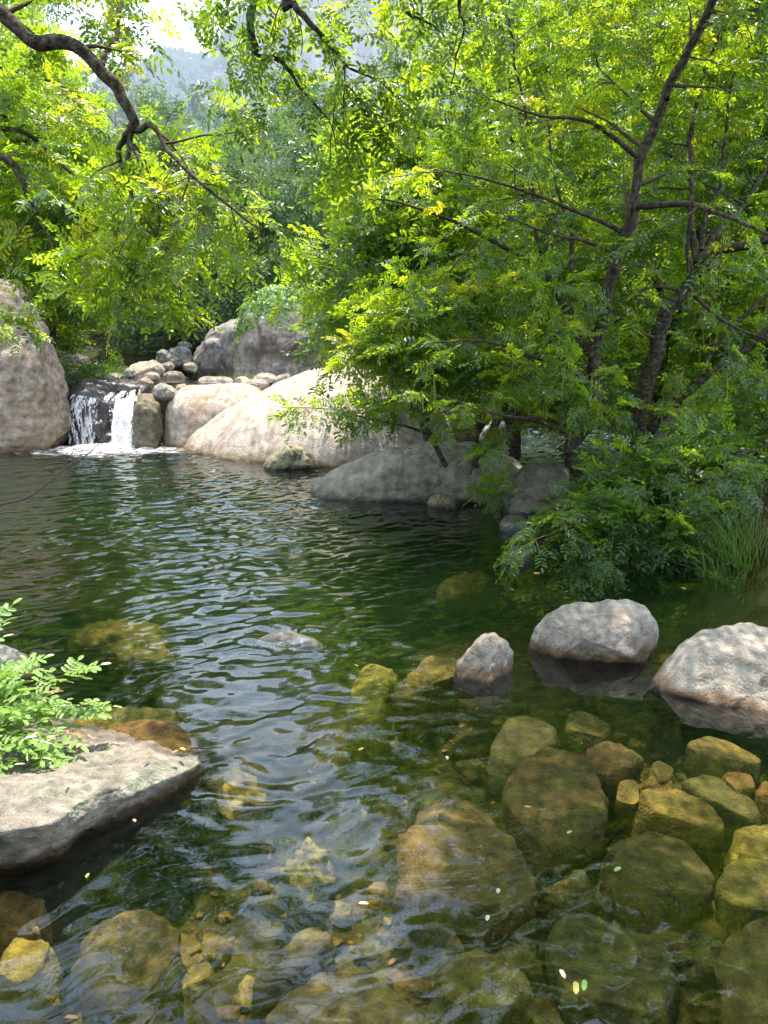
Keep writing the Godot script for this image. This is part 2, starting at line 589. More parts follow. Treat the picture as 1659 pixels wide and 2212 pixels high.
func branch(t: Dictionary, p: Vector3, dir: Vector3, l: float, r: float, o: Dictionary, depth := 0) -> void:
	var pts := [p - t.base]
	var n := 6
	var d := dir
	var gap: float = o.get("gap", 0.14)
	var sag: float = o.get("sag", 0.10)
	var next := l * 0.25
	var run := 0.0
	for k in n:
		d = (d + rdir() * 0.22 - Vector3.UP * sag * rnd(0.3, 1.2)).normalized()
		var q: Vector3 = p + d * l / n
		while next < run + l / n:
			var w := p.lerp(q, (next - run) / (l / n))
			var sd := d.cross(Vector3.UP).normalized() * (1.0 if rng.randf() < 0.5 else -1.0)
			if depth == 0 and l > 0.7 and rng.randf() < 0.35:
				branch(t, w, (d * 0.7 + sd + Vector3.UP * 0.1).normalized(), l * rnd(0.35, 0.6), r * 0.5, o, 1)
			else:
				sprig(t, w, d * 0.7 + sd * rnd(0.5, 1.0) - Vector3.UP * rnd(-0.2, 0.25), o.get("size", 1.0))
			next += gap * rnd(0.6, 1.4)
		run += l / n
		p = q
		pts.append(p - t.base)
	sprig(t, p, d - Vector3.UP * 0.15, o.get("size", 1.0))
	tube(t.twigs, pts, clampf(r, 0.004, 0.03), 0.003, 4)

func lobe(t: Dictionary, c: Vector3, rad: Vector3, count: int, size := 1.0, thr := -0.15, fq := 1.3) -> void:
	var made := 0
	var tries := 0
	while made < count and tries < count * 8:
		tries += 1
		var u := rdir()
		var p := c + u * rad * pow(rng.randf(), 0.42)
		if nz.get_noise_3d(p.x * fq, p.y * fq * 1.6, p.z * fq) < thr: continue
		var d := (u * Vector3(1, 0.3, 1) * 0.7 + rdir() * 0.7 - Vector3.UP * rnd(-0.2, 0.3)).normalized()
		sprig(t, p, d, size)
		made += 1

func catkins(t: Dictionary, count: int) -> void:      # hanging seed strings
	var mb := MB.new()
	for k in count:
		var s: Transform3D = t.sprays[rng.randi() % t.sprays.size()]
		var p := s.origin
		var l := rnd(0.18, 0.36)
		var q := p + Vector3(rnd(-0.03, 0.03), -l, rnd(-0.03, 0.03))
		tube(mb, [p, p.lerp(q, 0.5) + rdir() * 0.015, q], 0.006, 0.009, 4)
	if mb.v.size():
		var o := put("catkins", mb.mesh(M.catkin), t.root)
		o.set_meta("kind", "stuff")

func finish(t: Dictionary, singles := 0) -> void:
	if t.twigs.v.size():
		var w := put("twigs", t.twigs.mesh(M.twig), t.root)
		w.set_meta("kind", "stuff")
	var own: Array = t.sprays
	if singles > 0:      # those that show largest are parts of their own
		var scored := []
		for s in own:
			var p: Vector3 = s.origin + t.base - EYE
			var v := p.rotated(Vector3.RIGHT, deg_to_rad(-PITCH))
			var seen := v.z < 0 and absf(v.x) < -v.z * 0.5 and absf(v.y) < -v.z * 0.66
			scored.append([p.length() + (0.0 if seen else 1000.0), s])
		scored.sort_custom(func(a, b): return a[0] < b[0])
		own = []
		for k in scored.size():
			var s: Transform3D = scored[k][1]
			if k < singles and scored[k][0] < 900:
				var list: Array = sprays[t.kinds[k % t.kinds.size()]]
				var o := put("leafy_twig", list[k % list.size()], t.root)
				o.transform = s
			else:
				own.append(s)
	var bins := {}
	for s in own:
		var kind: String = t.kinds[rng.randi() % t.kinds.size()]
		var v := rng.randi() % int(sprays[kind].size())
		var key := kind + str(v)
		if not bins.has(key): bins[key] = [sprays[kind][v], []]
		bins[key][1].append(s)
	for key in bins: copies("foliage", bins[key][0], bins[key][1], t.root)

func wild_tree(called: String, label: String, base: Vector3, h: float, spread: float, kinds: Array, count: int, o := {}, group := "") -> void:
	# a whole tree further off: trunk, limbs and a crown of uneven lobes
	var t := tree(called, label, base, kinds, group)
	var lean: Vector3 = o.get("lean", Vector3(rnd(-0.1, 0.1), 0, rnd(-0.1, 0.1)))
	var low: float = o.get("low", 0.3)
	var size: float = o.get("size", 1.0)
	var tops := []
	var trunk := []
	for k in 6: trunk.append(base + Vector3(0, -0.3, 0) + (Vector3.UP + lean) * h * 0.85 * k / 5.0 + rdir() * Vector3(1, 0, 1) * h * 0.015 * k)
	limb(t, "trunk", smooth_path(trunk, 3), h * 0.022, h * 0.006, {"every": 0.0})
	var n: int = o.get("lobes", 9)
	for k in n:
		var f := low + (1.0 - low) * (k + 0.5) / n
		var w := spread * (sin(PI * pow(clampf((f - low * 0.7) / (1.05 - low * 0.7), 0, 1), 0.8)) * 0.85 + 0.15)
		var a := k * 2.4 + rnd(-0.4, 0.4)
		var p: Vector3 = base + (Vector3.UP + lean) * h * f
		var c: Vector3 = p + Vector3(cos(a), 0.1, sin(a)) * w * rnd(0.45, 0.75)
		if k % 2 == 0 or n < 8:
			limb(t, "limb", smooth_path([p - Vector3.UP * h * 0.08, p.lerp(c, 0.5) + Vector3.UP * 0.1, c], 3), h * 0.009, h * 0.003, {"every": 0.0})
		var rr := maxf(w * rnd(0.45, 0.7), 0.5)
		lobe(t, c, Vector3(rr, rr * float(o.get("flat", 0.6)), rr), int(count / n), size, float(o.get("thr", -0.12)), 1.6 / rr)
	if o.get("catkins", 0): catkins(t, o.catkins)
	finish(t)

func pine(label: String, base: Vector3, h: float, group := "pines on the slope behind the pool") -> void:
	var t := tree("pine_tree", label, base, ["pine"], group)
	var lean := Vector3(rnd(-0.08, 0.08), 0, rnd(-0.08, 0.08))
	limb(t, "trunk", smooth_path([base - Vector3.UP * 0.4, base + (Vector3.UP + lean) * h * 0.5, base + (Vector3.UP + lean * 1.6) * h], 4), h * 0.018, 0.02, {"every": 0.0})
	for k in int(h * 3.2):
		var f := rnd(0.25, 1.0)
		var a := rnd(0, TAU)
		var l := h * 0.3 * (1.1 - f) + 0.35
		var p: Vector3 = base + (Vector3.UP + lean * 1.3) * h * f
		var d := Vector3(cos(a), rnd(0.05, 0.45), sin(a)).normalized()
		tube(t.twigs, [p - base, p - base + d * l], 0.03, 0.01, 3)
		for q in 5:
			var w := p + d * l * (0.35 + 0.65 * q / 4.0) + rdir() * 0.18
			sprig(t, w, d + rdir() * 0.8, 1.5)
	finish(t)


# ------------------------------------------------------------------ ground
func ground(x: float, z: float) -> float:
	var deep := exp(-(pow((x + 1.6) / 2.6, 2) + pow((z + 8.5) / 4.2, 2)))
	var y := -0.36 - 0.2 * sm(-4.5, -7, z) - 0.12 * sm(0.3, -0.8, x) - 0.75 * deep + 0.09 * nz.get_noise_2d(x * 0.9, z * 0.9) + 0.03 * nz.get_noise_2d(x * 4, z * 4)
	y -= 0.25 * sm(-10.0, -13.0, z)
	var right := 3.6 + 0.7 * sm(-5, -3, z) * 2.0 - 0.8 * sm(-5.5, -7.5, z) + 4.5 * sm(-10.5, -15, z) + 0.5 * nz.get_noise_1d(z * 0.6)
	var left := -3.0 - 3.2 * sm(-4, -9, z) - 2.0 * sm(-9, -14, z) + 0.4 * nz.get_noise_1d(z * 0.7 + 50)
	var r := x - right
	var l := left - x
	y = lerpf(y, 0.35 + 0.1 * nz.get_noise_2d(x, z), sm(-0.6, 0.7, r))
	y = lerpf(y, 0.4 + 0.1 * nz.get_noise_2d(x, z), sm(-0.6, 0.8, l))
	y += maxf(0, r - 0.8) * 0.28 + maxf(0, l - 0.8) * 0.30
	y = lerpf(y, 0.9 + 0.2 * nz.get_noise_2d(x * 0.5, z * 0.5), sm(-16.9, -17.6, z) * sm(3.4, 1.8, x) * sm(0.5, 0.0, l - 1.5))
	y = lerpf(y, maxf(y, 0.6), sm(-18.5, -21.0, z))
	var up := -24.0 - z + 2.0 * nz.get_noise_1d(x * 0.1)
	y += maxf(0.0, up) * 0.235 + sm(0, 30, up) * 1.2 * nz.get_noise_2d(x * 0.09, z * 0.09)
	y = lerpf(y, 0.5, sm(-1.0, 0.6, z))
	return y

func build_ground() -> void:
	for part in [[-6.0, 6.5, -19.0, 3.0, 0.11], [-46.0, -6.0, -46.0, 8.0, 0.6], [6.5, 46.0, -46.0, 8.0, 0.6], [-6.0, 6.5, -46.0, -19.0, 0.4], [-150.0, 150.0, -175.0, -46.0, 3.0], [-46.0, 46.0, 3.0, 40.0, 2.0]]:
		var nx := int((part[1] - part[0]) / part[4]) + 1
		var ny := int((part[3] - part[2]) / part[4]) + 1
		var mb := MB.new()
		for j in ny:
			for i in nx:
				var x: float = lerpf(part[0], part[1], float(i) / (nx - 1))
				var z: float = lerpf(part[2], part[3], float(j) / (ny - 1))
				var y := ground(x, z)
				mb.v.append(Vector3(x, y, z))
				var n := nz.get_noise_2d(x * 1.3 + 9, z * 1.3)
				var bed := Color(0.10, 0.09, 0.025) * (1.0 + 0.5 * n)
				var soil := Color(0.07, 0.055, 0.035) * (1.0 + 0.4 * n)
				if z < -24: soil = soil.lerp(Color(0.06, 0.085, 0.03), 0.7)
				var c := bed.lerp(soil, sm(-0.05, 0.25, y))
				c.a = 1
				mb.c.append(c)
		mb.grid(nx, ny, 0)
		var o := put("stream_bed" if part[4] == 0.11 else "ground", mb.mesh(M.soil))
		tag(o, "olive stream bed and dark earth banks of the pool" if part[4] == 0.11 else "dark leaf-covered earth of the wooded slope", "", "", "structure")

func build_haze() -> void:      # the blue air that fills the valley below the mountain
	var haze := FogVolume.new()
	haze.name = "valley_haze"
	haze.size = Vector3(420, 190, 300)
	haze.position = Vector3(0, 85, -200)
	var fm := FogMaterial.new()
	fm.density = 0.0030
	fm.albedo = Color(0.86, 0.91, 0.98)
	haze.material = fm
	haze.set_meta("kind", "stuff")
	tag(haze, "pale haze hanging in the valley before the mountain")
	add_child(haze)

func build_mountain() -> void:
	var mb := MB.new()
	var nx := 190
	var ny := 80
	var rock := []
	var trees := []
	for j in ny:
		for i in nx:
			var x := lerpf(-190, 170, float(i) / (nx - 1))
			var z := lerpf(-165, -330, float(j) / (ny - 1))
			var top := 86.0 + 30.0 * sm(-52, -22, x) - 52.0 * sm(-74, -120, x) + 9.0 * nz.get_noise_1d(x * 0.035) + 3.5 * nz.get_noise_1d(x * 0.2 + 5)
			var zz := -z - 165 + 11.0 * nz.get_noise_1d(x * 0.11) + 5 * nz.get_noise_2d(x * 0.06, z * 0.05)
			var f := sm(0, 110, zz)
			var cl := sm(-40, -31, x) * sm(22, 8, x)      # the cliffs
			f = lerpf(f, 0.36 * sm(0, 40, zz) + 0.30 * sm(42, 47, zz) + 0.08 * sm(47, 62, zz) + 0.26 * sm(64, 69, zz), cl)
			var y := 29.0 + (top - 29.0) * f + 3.0 * nz.get_noise_2d(x * 0.05 + 80, z * 0.05) - 20.0 * sm(-290, -330, z)
			mb.v.append(Vector3(x, y, z))
	mb.grid(nx, ny, 0)
	for k in range(0, mb.ix.size(), 3):
		var t := mb.ix[k + 1]
		mb.ix[k + 1] = mb.ix[k + 2]
		mb.ix[k + 2] = t
	var n := mb.normals()
	for k in mb.v.size():
		var p := mb.v[k]
		var w := sm(0.62, 0.4, n[k].y)
		var c := Color(0.05, 0.085, 0.035).lerp(Color(0.40, 0.33, 0.30) * (1.0 + 0.5 * nz.get_noise_3d(p.x * 0.35, p.y * 0.03, p.z * 0.3)), w)
		c.a = 1
		mb.c.append(c)
		if w < 0.55 and p.z > -300:
			for q in 2:
				if rng.randf() < 0.9:
					var b := Basis(Vector3.UP, rnd(0, TAU)).scaled(Vector3(rnd(0.8, 1.3), rnd(0.8, 1.5), rnd(0.8, 1.3)) * 1.5)
					trees.append(Transform3D(b, p + Vector3(rnd(-1, 1), -0.5, rnd(-1, 1))))
	tag(put("mountain", mb.mesh(M.cliff, n)), "hazy rocky mountain with pale grey cliffs behind the trees", "", "", "structure")
	var crown := MB.new()
	for k in 110:
		var u := rdir()
		u.y = absf(u.y)
		var p := u * Vector3(1.2, 1.9, 1.2) * rnd(0.6, 1.0)
		leaflet(crown, p, (u + rdir() * 0.7).normalized(), rdir(), rnd(0.4, 0.8), rnd(0.3, 0.5), false)
	var o := copies("mountain_forest", crown.mesh(M.leaf_far_b), trees)
	tag(o, "dark forest covering the ledges of the hazy mountain")


# ------------------------------------------------------------------ water
var waves := []
var rings := []

func make_waves() -> void:
	for k in 16:      # travelling from the fall towards the viewer
		var a := deg_to_rad(rnd(-55, 55) + 8)
		var l := rnd(0.08, 0.25)
		waves.append([sin(a) * TAU / l, cos(a) * TAU / l, rnd(0, TAU), l * 0.0105 * rnd(0.4, 1.0)])
	for k in 6:
		var a := rnd(0, TAU)
		var l := rnd(0.4, 0.9)
		waves.append([sin(a) * TAU / l, cos(a) * TAU / l, rnd(0, TAU), l * 0.005])
	for p in [[430, 1660, 0.02], [625, 1395, 0.06], [1050, 1470, 0.05], [1000, 1985, 0.09], [1380, 1960, 0.09], [640, 1640, 0.05], [860, 1850, 0.1], [560, 1990, 0.1]]:
		var w := on(p[0], p[1], 0)
		rings.append([w.x, w.z, p[2]])

func water_height(x: float, z: float) -> float:
	var wx := x + 0.22 * nz.get_noise_2d(x * 0.9, z * 0.9)
	var wz := z + 0.22 * nz.get_noise_2d(x * 0.9 + 40, z * 0.9)
	var h := 0.0
	for k in waves.size():
		var w = waves[k]
		h += w[3] * sin(wx * w[0] + wz * w[1] + w[2])
	# calm under the trees on the right, livelier down the middle of the pool and at the fall
	var calm := sm(0.1, 1.3, x + 0.04 * (z + 6.0)) * sm(-13, -9, z)
	var live := lerpf(1.0, 0.25, calm) * lerpf(0.5, 1.0, sm(-3.5, -8, z)) * (0.75 + 0.5 * nz.get_noise_2d(x * 0.5 + 9, z * 0.5))
	live *= 1.0 + 0.9 * sm(-12, -16, z)
	h += 0.016 * nz.get_noise_2d(wx * 2.2, wz * 5.0) * 0.85 + 0.009 * nz.get_noise_2d(wx * 4.4 + 30, wz * 8.5)
	h *= live
	h += 0.0028 * nc.get_noise_2d(x * 3.6, z * 3.6) * (1.0 - 0.6 * calm)
	for r in rings:
		var d := Vector2(x - r[0], z - r[1]).length()
		if d < 0.8: h += 0.0012 * sin(d * TAU / (0.075 + 0.03 * d)) * exp(-d / 0.22) * sm(0.0, 0.05, d)
	return h

func build_water() -> void:
	make_waves()
	var mb := MB.new()
	for part in [[-3.6, 3.6, -5.0, 0.4, 0.022], [-6.2, 6.0, -10.0, -5.0, 0.03], [-9.0, 9.0, -21.5, -10.0, 0.05]]:
		var nx := int((part[1] - part[0]) / part[4]) + 1
		var ny := int((part[3] - part[2]) / part[4]) + 1
		var base := mb.v.size()
		for j in ny:
			var z: float = lerpf(part[2], part[3], float(j) / (ny - 1))
			for i in nx:
				var x: float = lerpf(part[0], part[1], float(i) / (nx - 1))
				mb.v.append(Vector3(x, water_height(x, z), z))
		mb.grid(nx, ny, base)
	tag(put("pool_water", mb.mesh(M.water)), "clear rippled water of the mountain pool", "", "", "structure")
	var murk := FogVolume.new()
	murk.name = "water_depth"
	murk.size = Vector3(19, 2.4, 22.4)
	murk.position = Vector3(0, -1.225, -10.6)
	var fm := FogMaterial.new()
	fm.density = 0.45
	fm.albedo = Color(0.010, 0.045, 0.010).linear_to_srgb()
	murk.material = fm
	tag(murk, "green depth of the pool", "", "", "structure")
	add_child(murk)
	# the stream above the fall
	var up := MB.new()
	var nx := 60
	var ny := 40
	for j in ny:
		for i in nx:
			var x := lerpf(-8.4, -2.6, float(i) / (nx - 1))
			var z := lerpf(-22.5, -17.4, float(j) / (ny - 1))
			up.v.append(Vector3(x, 1.23 + 0.01 * nz.get_noise_2d(x * 3, z * 3), z))
	up.grid(nx, ny, 0)
	tag(put("stream_water", up.mesh(M.water)), "shallow stream water feeding the waterfall", "", "", "structure")

func sheet(root: Node3D, called: String, a: Vector3, b: Vector3, c: Vector3, d: Vector3, lack: float, rough: float, sd: float, nx: int, ny: int) -> void:
	# falling water between the lip a-b and the foot c-d: thick in streaks, torn open where it thins out
	var mb := MB.new()
	for j in ny:
		var f := float(j) / (ny - 1)
		for i in nx:
			var u := float(i) / (nx - 1)
			var p := a.lerp(b, u).lerp(c.lerp(d, u), f)
			p.y = lerpf(a.lerp(b, u).y, c.lerp(d, u).y, f * 0.6 + 0.4 * f * f)
			var x := u * a.distance_to(b)
			var n := nz.get_noise_3d(x * 9 + sd + 0.6 * sin(f * 5 + sd), p.y * 1.6, sd)
			var m := nc.get_noise_3d(x * 34 + sd, p.y * 7, sd)
			p += Vector3(0.03 * m, 0, 0.10 * rough * n + 0.03 * m)
			mb.v.append(p - root.position)
			var edge := sm(0.0, 0.12, u) * sm(1.0, 0.88, u)
			mb.c.append(Color(1, 1, 1, clampf((n * 2.2 + m * 1.4 + 0.55 - lack * 5.0) * edge * 2.4, 0.0, 1.9)))
	mb.grid(nx, ny, 0)
	put(called, mb.mesh(M.veil), root).set_meta("kind", "stuff")

func build_fall() -> void:
	# dark ledge: three blocks
	var ledge := thing("waterfall_ledge", "dark wet rock ledge with water streaming over it", "rock ledge", at(245, 900, 16.6))
	var parts := [
		["ledge_block", [148, 838, 200, 830, 250, 850, 258, 900, 252, 1000, 150, 1000], 16.7, 0.5, 1.6],
		["ledge_block", [160, 822, 250, 820, 320, 832, 318, 866, 255, 872, 165, 850], 17.3, 0.55, 1.6],
		["ledge_block", [225, 872, 262, 858, 300, 870, 300, 1000, 228, 1000], 16.9, 0.35, 1.2],
		["ledge_step", [185, 905, 232, 900, 250, 930, 250, 1000, 180, 1000], 16.35, 0.3, 1.0],
	]
	for k in parts.size():
		var c := middle(parts[k][1])
		var fr := facing(at(c.x, c.y, parts[k][2]), 0.3)
		var mb := MB.new()
		blob(mb, fr, px_outline(fr, parts[k][1]), parts[k][3], parts[k][4], {"e1": 0.55, "e2": 0.6, "amp": 0.12, "freq": 1.7, "seed": k * 9.0, "nt": 56, "np": 30})
		for i in mb.v.size(): mb.v[i] -= ledge.position
		mb.c.resize(mb.v.size())
		for i in mb.v.size(): mb.c[i] = stone_color("wet", mb.v[i] + ledge.position, Vector3.UP, Color(0.075, 0.066, 0.066))
		put(parts[k][0], mb.mesh(M.wet_stone), ledge)
	var fall := thing("waterfall", "small white waterfall pouring over the dark ledge into the pool", "waterfall", at(262, 955, 16.0))
	fall.set_meta("kind", "structure")
	for layer in 3:      # the full stream on the right
		sheet(fall, "main_stream", at(248, 862, 16.55 + 0.06 * layer), at(290, 860, 16.55 + 0.06 * layer), at(238, 962, 15.85 + 0.09 * layer), at(290, 960, 15.85 + 0.09 * layer), -0.06, 0.5, layer * 13.0, 44, 70)
	for layer in 2:      # thin veils over the left of the ledge
		sheet(fall, "thin_veil", at(150, 850, 16.1 + 0.1 * layer), at(216, 862, 16.1 + 0.1 * layer), at(146, 962, 15.75 + 0.1 * layer), at(206, 962, 15.8 + 0.1 * layer), 0.13 + 0.1 * layer, 0.16, 50 + layer * 13.0, 80, 60)
		sheet(fall, "thin_veil", at(158, 829, 17.4), at(318, 832, 17.4), at(152, 856, 16.35 - 0.1 * layer), at(300, 872, 16.3 - 0.1 * layer), 0.14 + 0.1 * layer, 0.12, 90 + layer * 13.0, 90, 50)
	var drops := []
	for k in 160:
		var p := at(rnd(236, 296), rnd(870, 958), rnd(15.7, 16.2))
		drops.append(Transform3D(Basis.IDENTITY.scaled(Vector3.ONE * rnd(0.004, 0.013)), p - fall.position))
	var ball := SphereMesh.new()
	ball.radius = 1.0; ball.height = 2.0; ball.radial_segments = 8; ball.rings = 5
	ball.material = M.foam
	copies("spray_drops", ball, drops, fall)
	# foam where it lands
	var foam := MB.new()
	var n := 70
	for j in n:
		for i in n:
			var u := float(i) / (n - 1) * 2 - 1
			var w := float(j) / (n - 1) * 2 - 1
			var e := sqrt(u * u + w * w)
			var p := Vector3(-5.5 + u * 1.9, 0, -15.5 + w * 1.1)
			var h := 0.075 * (1.0 - e) + 0.07 * nz.get_noise_2d(p.x * 3.2, p.z * 3.2) + 0.035 * nc.get_noise_2d(p.x * 9, p.z * 9)
			p.y = maxf(clampf(h * sm(0.8, 0.3, e), -0.05, 0.12), water_height(p.x, p.z) + 0.006)
			foam.v.append(p - fall.position)
			foam.c.append(Color(1, 1, 1, clampf(1.7 * sm(1.0, 0.15, e + 0.6 * nz.get_noise_2d(p.x * 2.5, p.z * 5.0)) * (0.7 + 1.3 * nc.get_noise_2d(p.x * 9, p.z * 22)), 0.0, 1.9)))
	foam.grid(n, n, 0)
	put("foam", foam.mesh(M.veil), fall)


# ------------------------------------------------------------------ the stones above water
func build_boulders() -> void:
	var pink := Color(0.56, 0.48, 0.40)
	var grey := Color(0.36, 0.34, 0.315)
	# the giant on the left: a step along its crack
	boulder("boulder", "giant brown boulder standing in the pool left of the waterfall", [-330, 1040, -340, 700, -200, 600, -60, 590, 30, 604, 62, 632, 90, 690, 118, 752, 138, 820, 150, 880, 150, 915, 136, 950, 112, 985, 60, 1040], 15.6, 1.15, 2.2, "smooth", Color(0.47, 0.37, 0.29), {"nt": 150, "np": 90, "amp": 0.12, "freq": 0.9, "e1": 0.55, "e2": 0.75, "hook": func(p: Vector3, _l: Vector3):
		var cr: float = p.x + 6.55 + 0.12 * nz.get_noise_1d(p.y * 1.2) - 0.05 * p.y
		if p.z > -16.0 and p.y < 2.3: p.z += 0.22 * smoothstep(0.03, -0.03, cr) * smoothstep(2.3, 1.7, p.y)
		p.z -= 0.10 * exp(-pow((p.y - 1.55 - 0.25 * (p.x + 6.5)) / 0.07, 2)) * smoothstep(-6.9, -6.6, p.x) * smoothstep(-6.1, -6.25, p.x)
		return p})
	# the long smooth one: two lobes with a crack between
	var mb := MB.new()
	var hookb := func(p: Vector3, _l: Vector3):
		p.y += 0.05 * nz.get_noise_2d(p.x * 0.8, p.z * 0.8)
		if p.y > 0: p.y *= lerpf(0.66, 1.0, smoothstep(-3.8, -0.9, p.x))
		return p
	var fr := Transform3D(Basis(Vector3.RIGHT, Vector3.FORWARD, Vector3.UP), Vector3(-1.1, -0.35, -16.6))
	blob(mb, fr, [Vector2(-3.0, -1.1), Vector2(-2.0, -2.45), Vector2(-0.85, -3.3), Vector2(0.3, -3.7), Vector2(1.5, -3.35), Vector2(2.4, -2.2), Vector2(2.7, -0.2), Vector2(2.0, 2.2), Vector2(0.5, 3.2), Vector2(-1.2, 3.0), Vector2(-2.5, 1.2)], 1.95, 0.8, {"nt": 160, "np": 90, "amp": 0.04, "freq": 0.7, "e1": 0.95, "e2": 0.92, "hook": hookb})
	var fr2 := Transform3D(Basis(Vector3.RIGHT, Vector3.FORWARD, Vector3.UP), Vector3(-3.75, -0.3, -16.9))
	blob(mb, fr2, [Vector2(-1.0, -0.1), Vector2(-0.85, -1.0), Vector2(-0.2, -1.35), Vector2(0.8, -1.2), Vector2(1.6, 0.3), Vector2(1.3, 2.0), Vector2(0.0, 2.3), Vector2(-0.8, 1.4)], 1.52, 0.8, {"nt": 110, "np": 60, "amp": 0.06, "freq": 0.9, "e1": 0.6, "e2": 0.85})
	var nn := paint(mb, "smooth", pink)
	for k in mb.v.size():      # rust run-off along the crack
		var p := mb.v[k]
		var away := absf((p.x + 3.45) - 0.62 * (p.z + 16.4) * -1.0 * 0.9) 
		mb.c[k] = mb.c[k].lerp(Color(0.33, 0.19, 0.08), sm(0.28, 0.02, away) * sm(1.35, 1.0, p.y) * 0.5)
	tag(put("boulder", mb.mesh(M.granite, nn)), "long pale smooth boulder sloping into the pool right of the waterfall", "boulder")
	boulder("boulder", "small greenish wedge of rock at the foot of the pale smooth boulder", [566, 1030, 574, 998, 596, 972, 622, 960, 648, 963, 668, 985, 700, 1010, 690, 1034], 13.1, 0.35, 0.5, "mossy", Color(0.30, 0.28, 0.19), {"e1": 0.6, "amp": 0.05, "freq": 3.0})
	boulder("boulder", "dark brown boulder wedged beside the waterfall", [290, 990, 286, 930, 290, 880, 305, 856, 328, 852, 345, 866, 348, 900, 344, 985], 15.9, 0.5, 0.8, "mossy", Color(0.27, 0.22, 0.15), {"e1": 0.6, "amp": 0.1, "freq": 2.0})
	boulder("boulder", "round grey stone perched above the dark wedged boulder", [328, 850, 332, 836, 345, 828, 360, 830, 378, 845, 374, 860, 355, 868, 338, 866], 16.2, 0.25, 0.35, "dry", grey, {"amp": 0.04})
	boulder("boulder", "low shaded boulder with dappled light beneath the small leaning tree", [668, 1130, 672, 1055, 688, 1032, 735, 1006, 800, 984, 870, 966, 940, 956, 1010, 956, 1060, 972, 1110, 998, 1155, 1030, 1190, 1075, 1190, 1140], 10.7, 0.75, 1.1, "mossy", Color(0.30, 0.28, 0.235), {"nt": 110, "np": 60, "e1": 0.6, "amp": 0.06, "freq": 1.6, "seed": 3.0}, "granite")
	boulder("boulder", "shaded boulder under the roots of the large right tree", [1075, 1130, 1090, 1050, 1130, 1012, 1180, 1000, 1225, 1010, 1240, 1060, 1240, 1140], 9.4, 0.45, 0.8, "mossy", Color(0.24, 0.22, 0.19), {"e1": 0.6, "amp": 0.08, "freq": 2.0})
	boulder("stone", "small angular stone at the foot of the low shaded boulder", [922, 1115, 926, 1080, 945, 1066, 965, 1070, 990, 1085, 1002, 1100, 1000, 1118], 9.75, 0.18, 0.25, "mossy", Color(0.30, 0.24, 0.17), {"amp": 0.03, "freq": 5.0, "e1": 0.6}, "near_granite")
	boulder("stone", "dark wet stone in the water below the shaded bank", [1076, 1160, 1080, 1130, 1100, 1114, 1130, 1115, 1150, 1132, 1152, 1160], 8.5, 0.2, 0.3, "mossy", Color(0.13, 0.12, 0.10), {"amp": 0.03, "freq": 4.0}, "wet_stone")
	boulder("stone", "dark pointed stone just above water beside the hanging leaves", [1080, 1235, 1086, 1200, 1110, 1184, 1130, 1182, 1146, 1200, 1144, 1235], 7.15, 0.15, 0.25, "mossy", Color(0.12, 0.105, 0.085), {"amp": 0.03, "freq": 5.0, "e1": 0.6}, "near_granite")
	# the row of three near the right shore
	boulder("boulder", "whitish angular boulder in the middle of the right shallows", [1152, 1475, 1148, 1395, 1158, 1355, 1190, 1326, 1240, 1308, 1300, 1298, 1352, 1299, 1392, 1312, 1412, 1340, 1419, 1376, 1408, 1412, 1392, 1440, 1370, 1475], 4.95, 0.36, 0.42, "grey", Color(0.50, 0.425, 0.37), {"nt": 130, "np": 70, "amp": 0.03, "freq": 3.0, "e1": 0.55, "e2": 0.7, "seed": 12.0, "chops": [[Vector3(-0.1, 0.93, 0.38), 0.235], [Vector3(0.25, 0.35, 0.95), 0.27], [Vector3(-0.75, 0.1, 0.75), 0.30], [Vector3(-0.15, -0.45, 0.9), 0.21]]}, "near_granite", "", 1.0)
	boulder("boulder", "small rounded cone of pale rock left of the whitish angular boulder", [975, 1510, 988, 1432, 1010, 1404, 1040, 1374, 1066, 1368, 1092, 1384, 1110, 1412, 1112, 1450, 1100, 1500], 4.6, 0.2, 0.22, "grey", Color(0.46, 0.39, 0.33), {"nt": 90, "np": 50, "amp": 0.025, "freq": 4.5, "e1": 0.62, "seed": 4.0, "chops": [[Vector3(0.75, 0.1, 0.6), 0.14], [Vector3(-0.3, 0.45, 0.85), 0.15]]}, "near_granite", "", 1.0)
	boulder("boulder", "large pale grey boulder at the right edge of the water", [1400, 1500, 1424, 1448, 1460, 1412, 1510, 1376, 1560, 1352, 1610, 1347, 1660, 1356, 1740, 1380, 1840, 1450, 1860, 1600, 1700, 1640, 1600, 1600, 1500, 1535], 4.35, 0.4, 0.6, "grey", Color(0.48, 0.42, 0.37), {"nt": 130, "np": 70, "amp": 0.03, "freq": 2.6, "e1": 0.6, "e2": 0.75, "seed": 20.0, "chops": [[Vector3(-0.3, 0.62, 0.72), 0.30], [Vector3(0.05, 0.95, 0.2), 0.28]]}, "near_granite", "", 1.0)
	boulder("stone", "dark grey stone with its top out of the water in mid pool", [548, 1410, 556, 1380, 590, 1366, 630, 1364, 670, 1378, 700, 1392, 690, 1412, 620, 1425], 5.2, 0.14, 0.2, "dry", Color(0.13, 0.125, 0.12), {"amp": 0.02, "freq": 4.0, "e2": 1.0}, "near_granite", "", 1.0)
	boulder("stone", "grey stone behind the leafy bush at the left edge", [-80, 1470, -70, 1410, -20, 1392, 30, 1400, 60, 1420, 84, 1446, 70, 1470], 4.5, 0.2, 0.3, "grey", Color(0.30, 0.29, 0.28), {"amp": 0.03, "freq": 3.0}, "near_granite", "", 1.0)
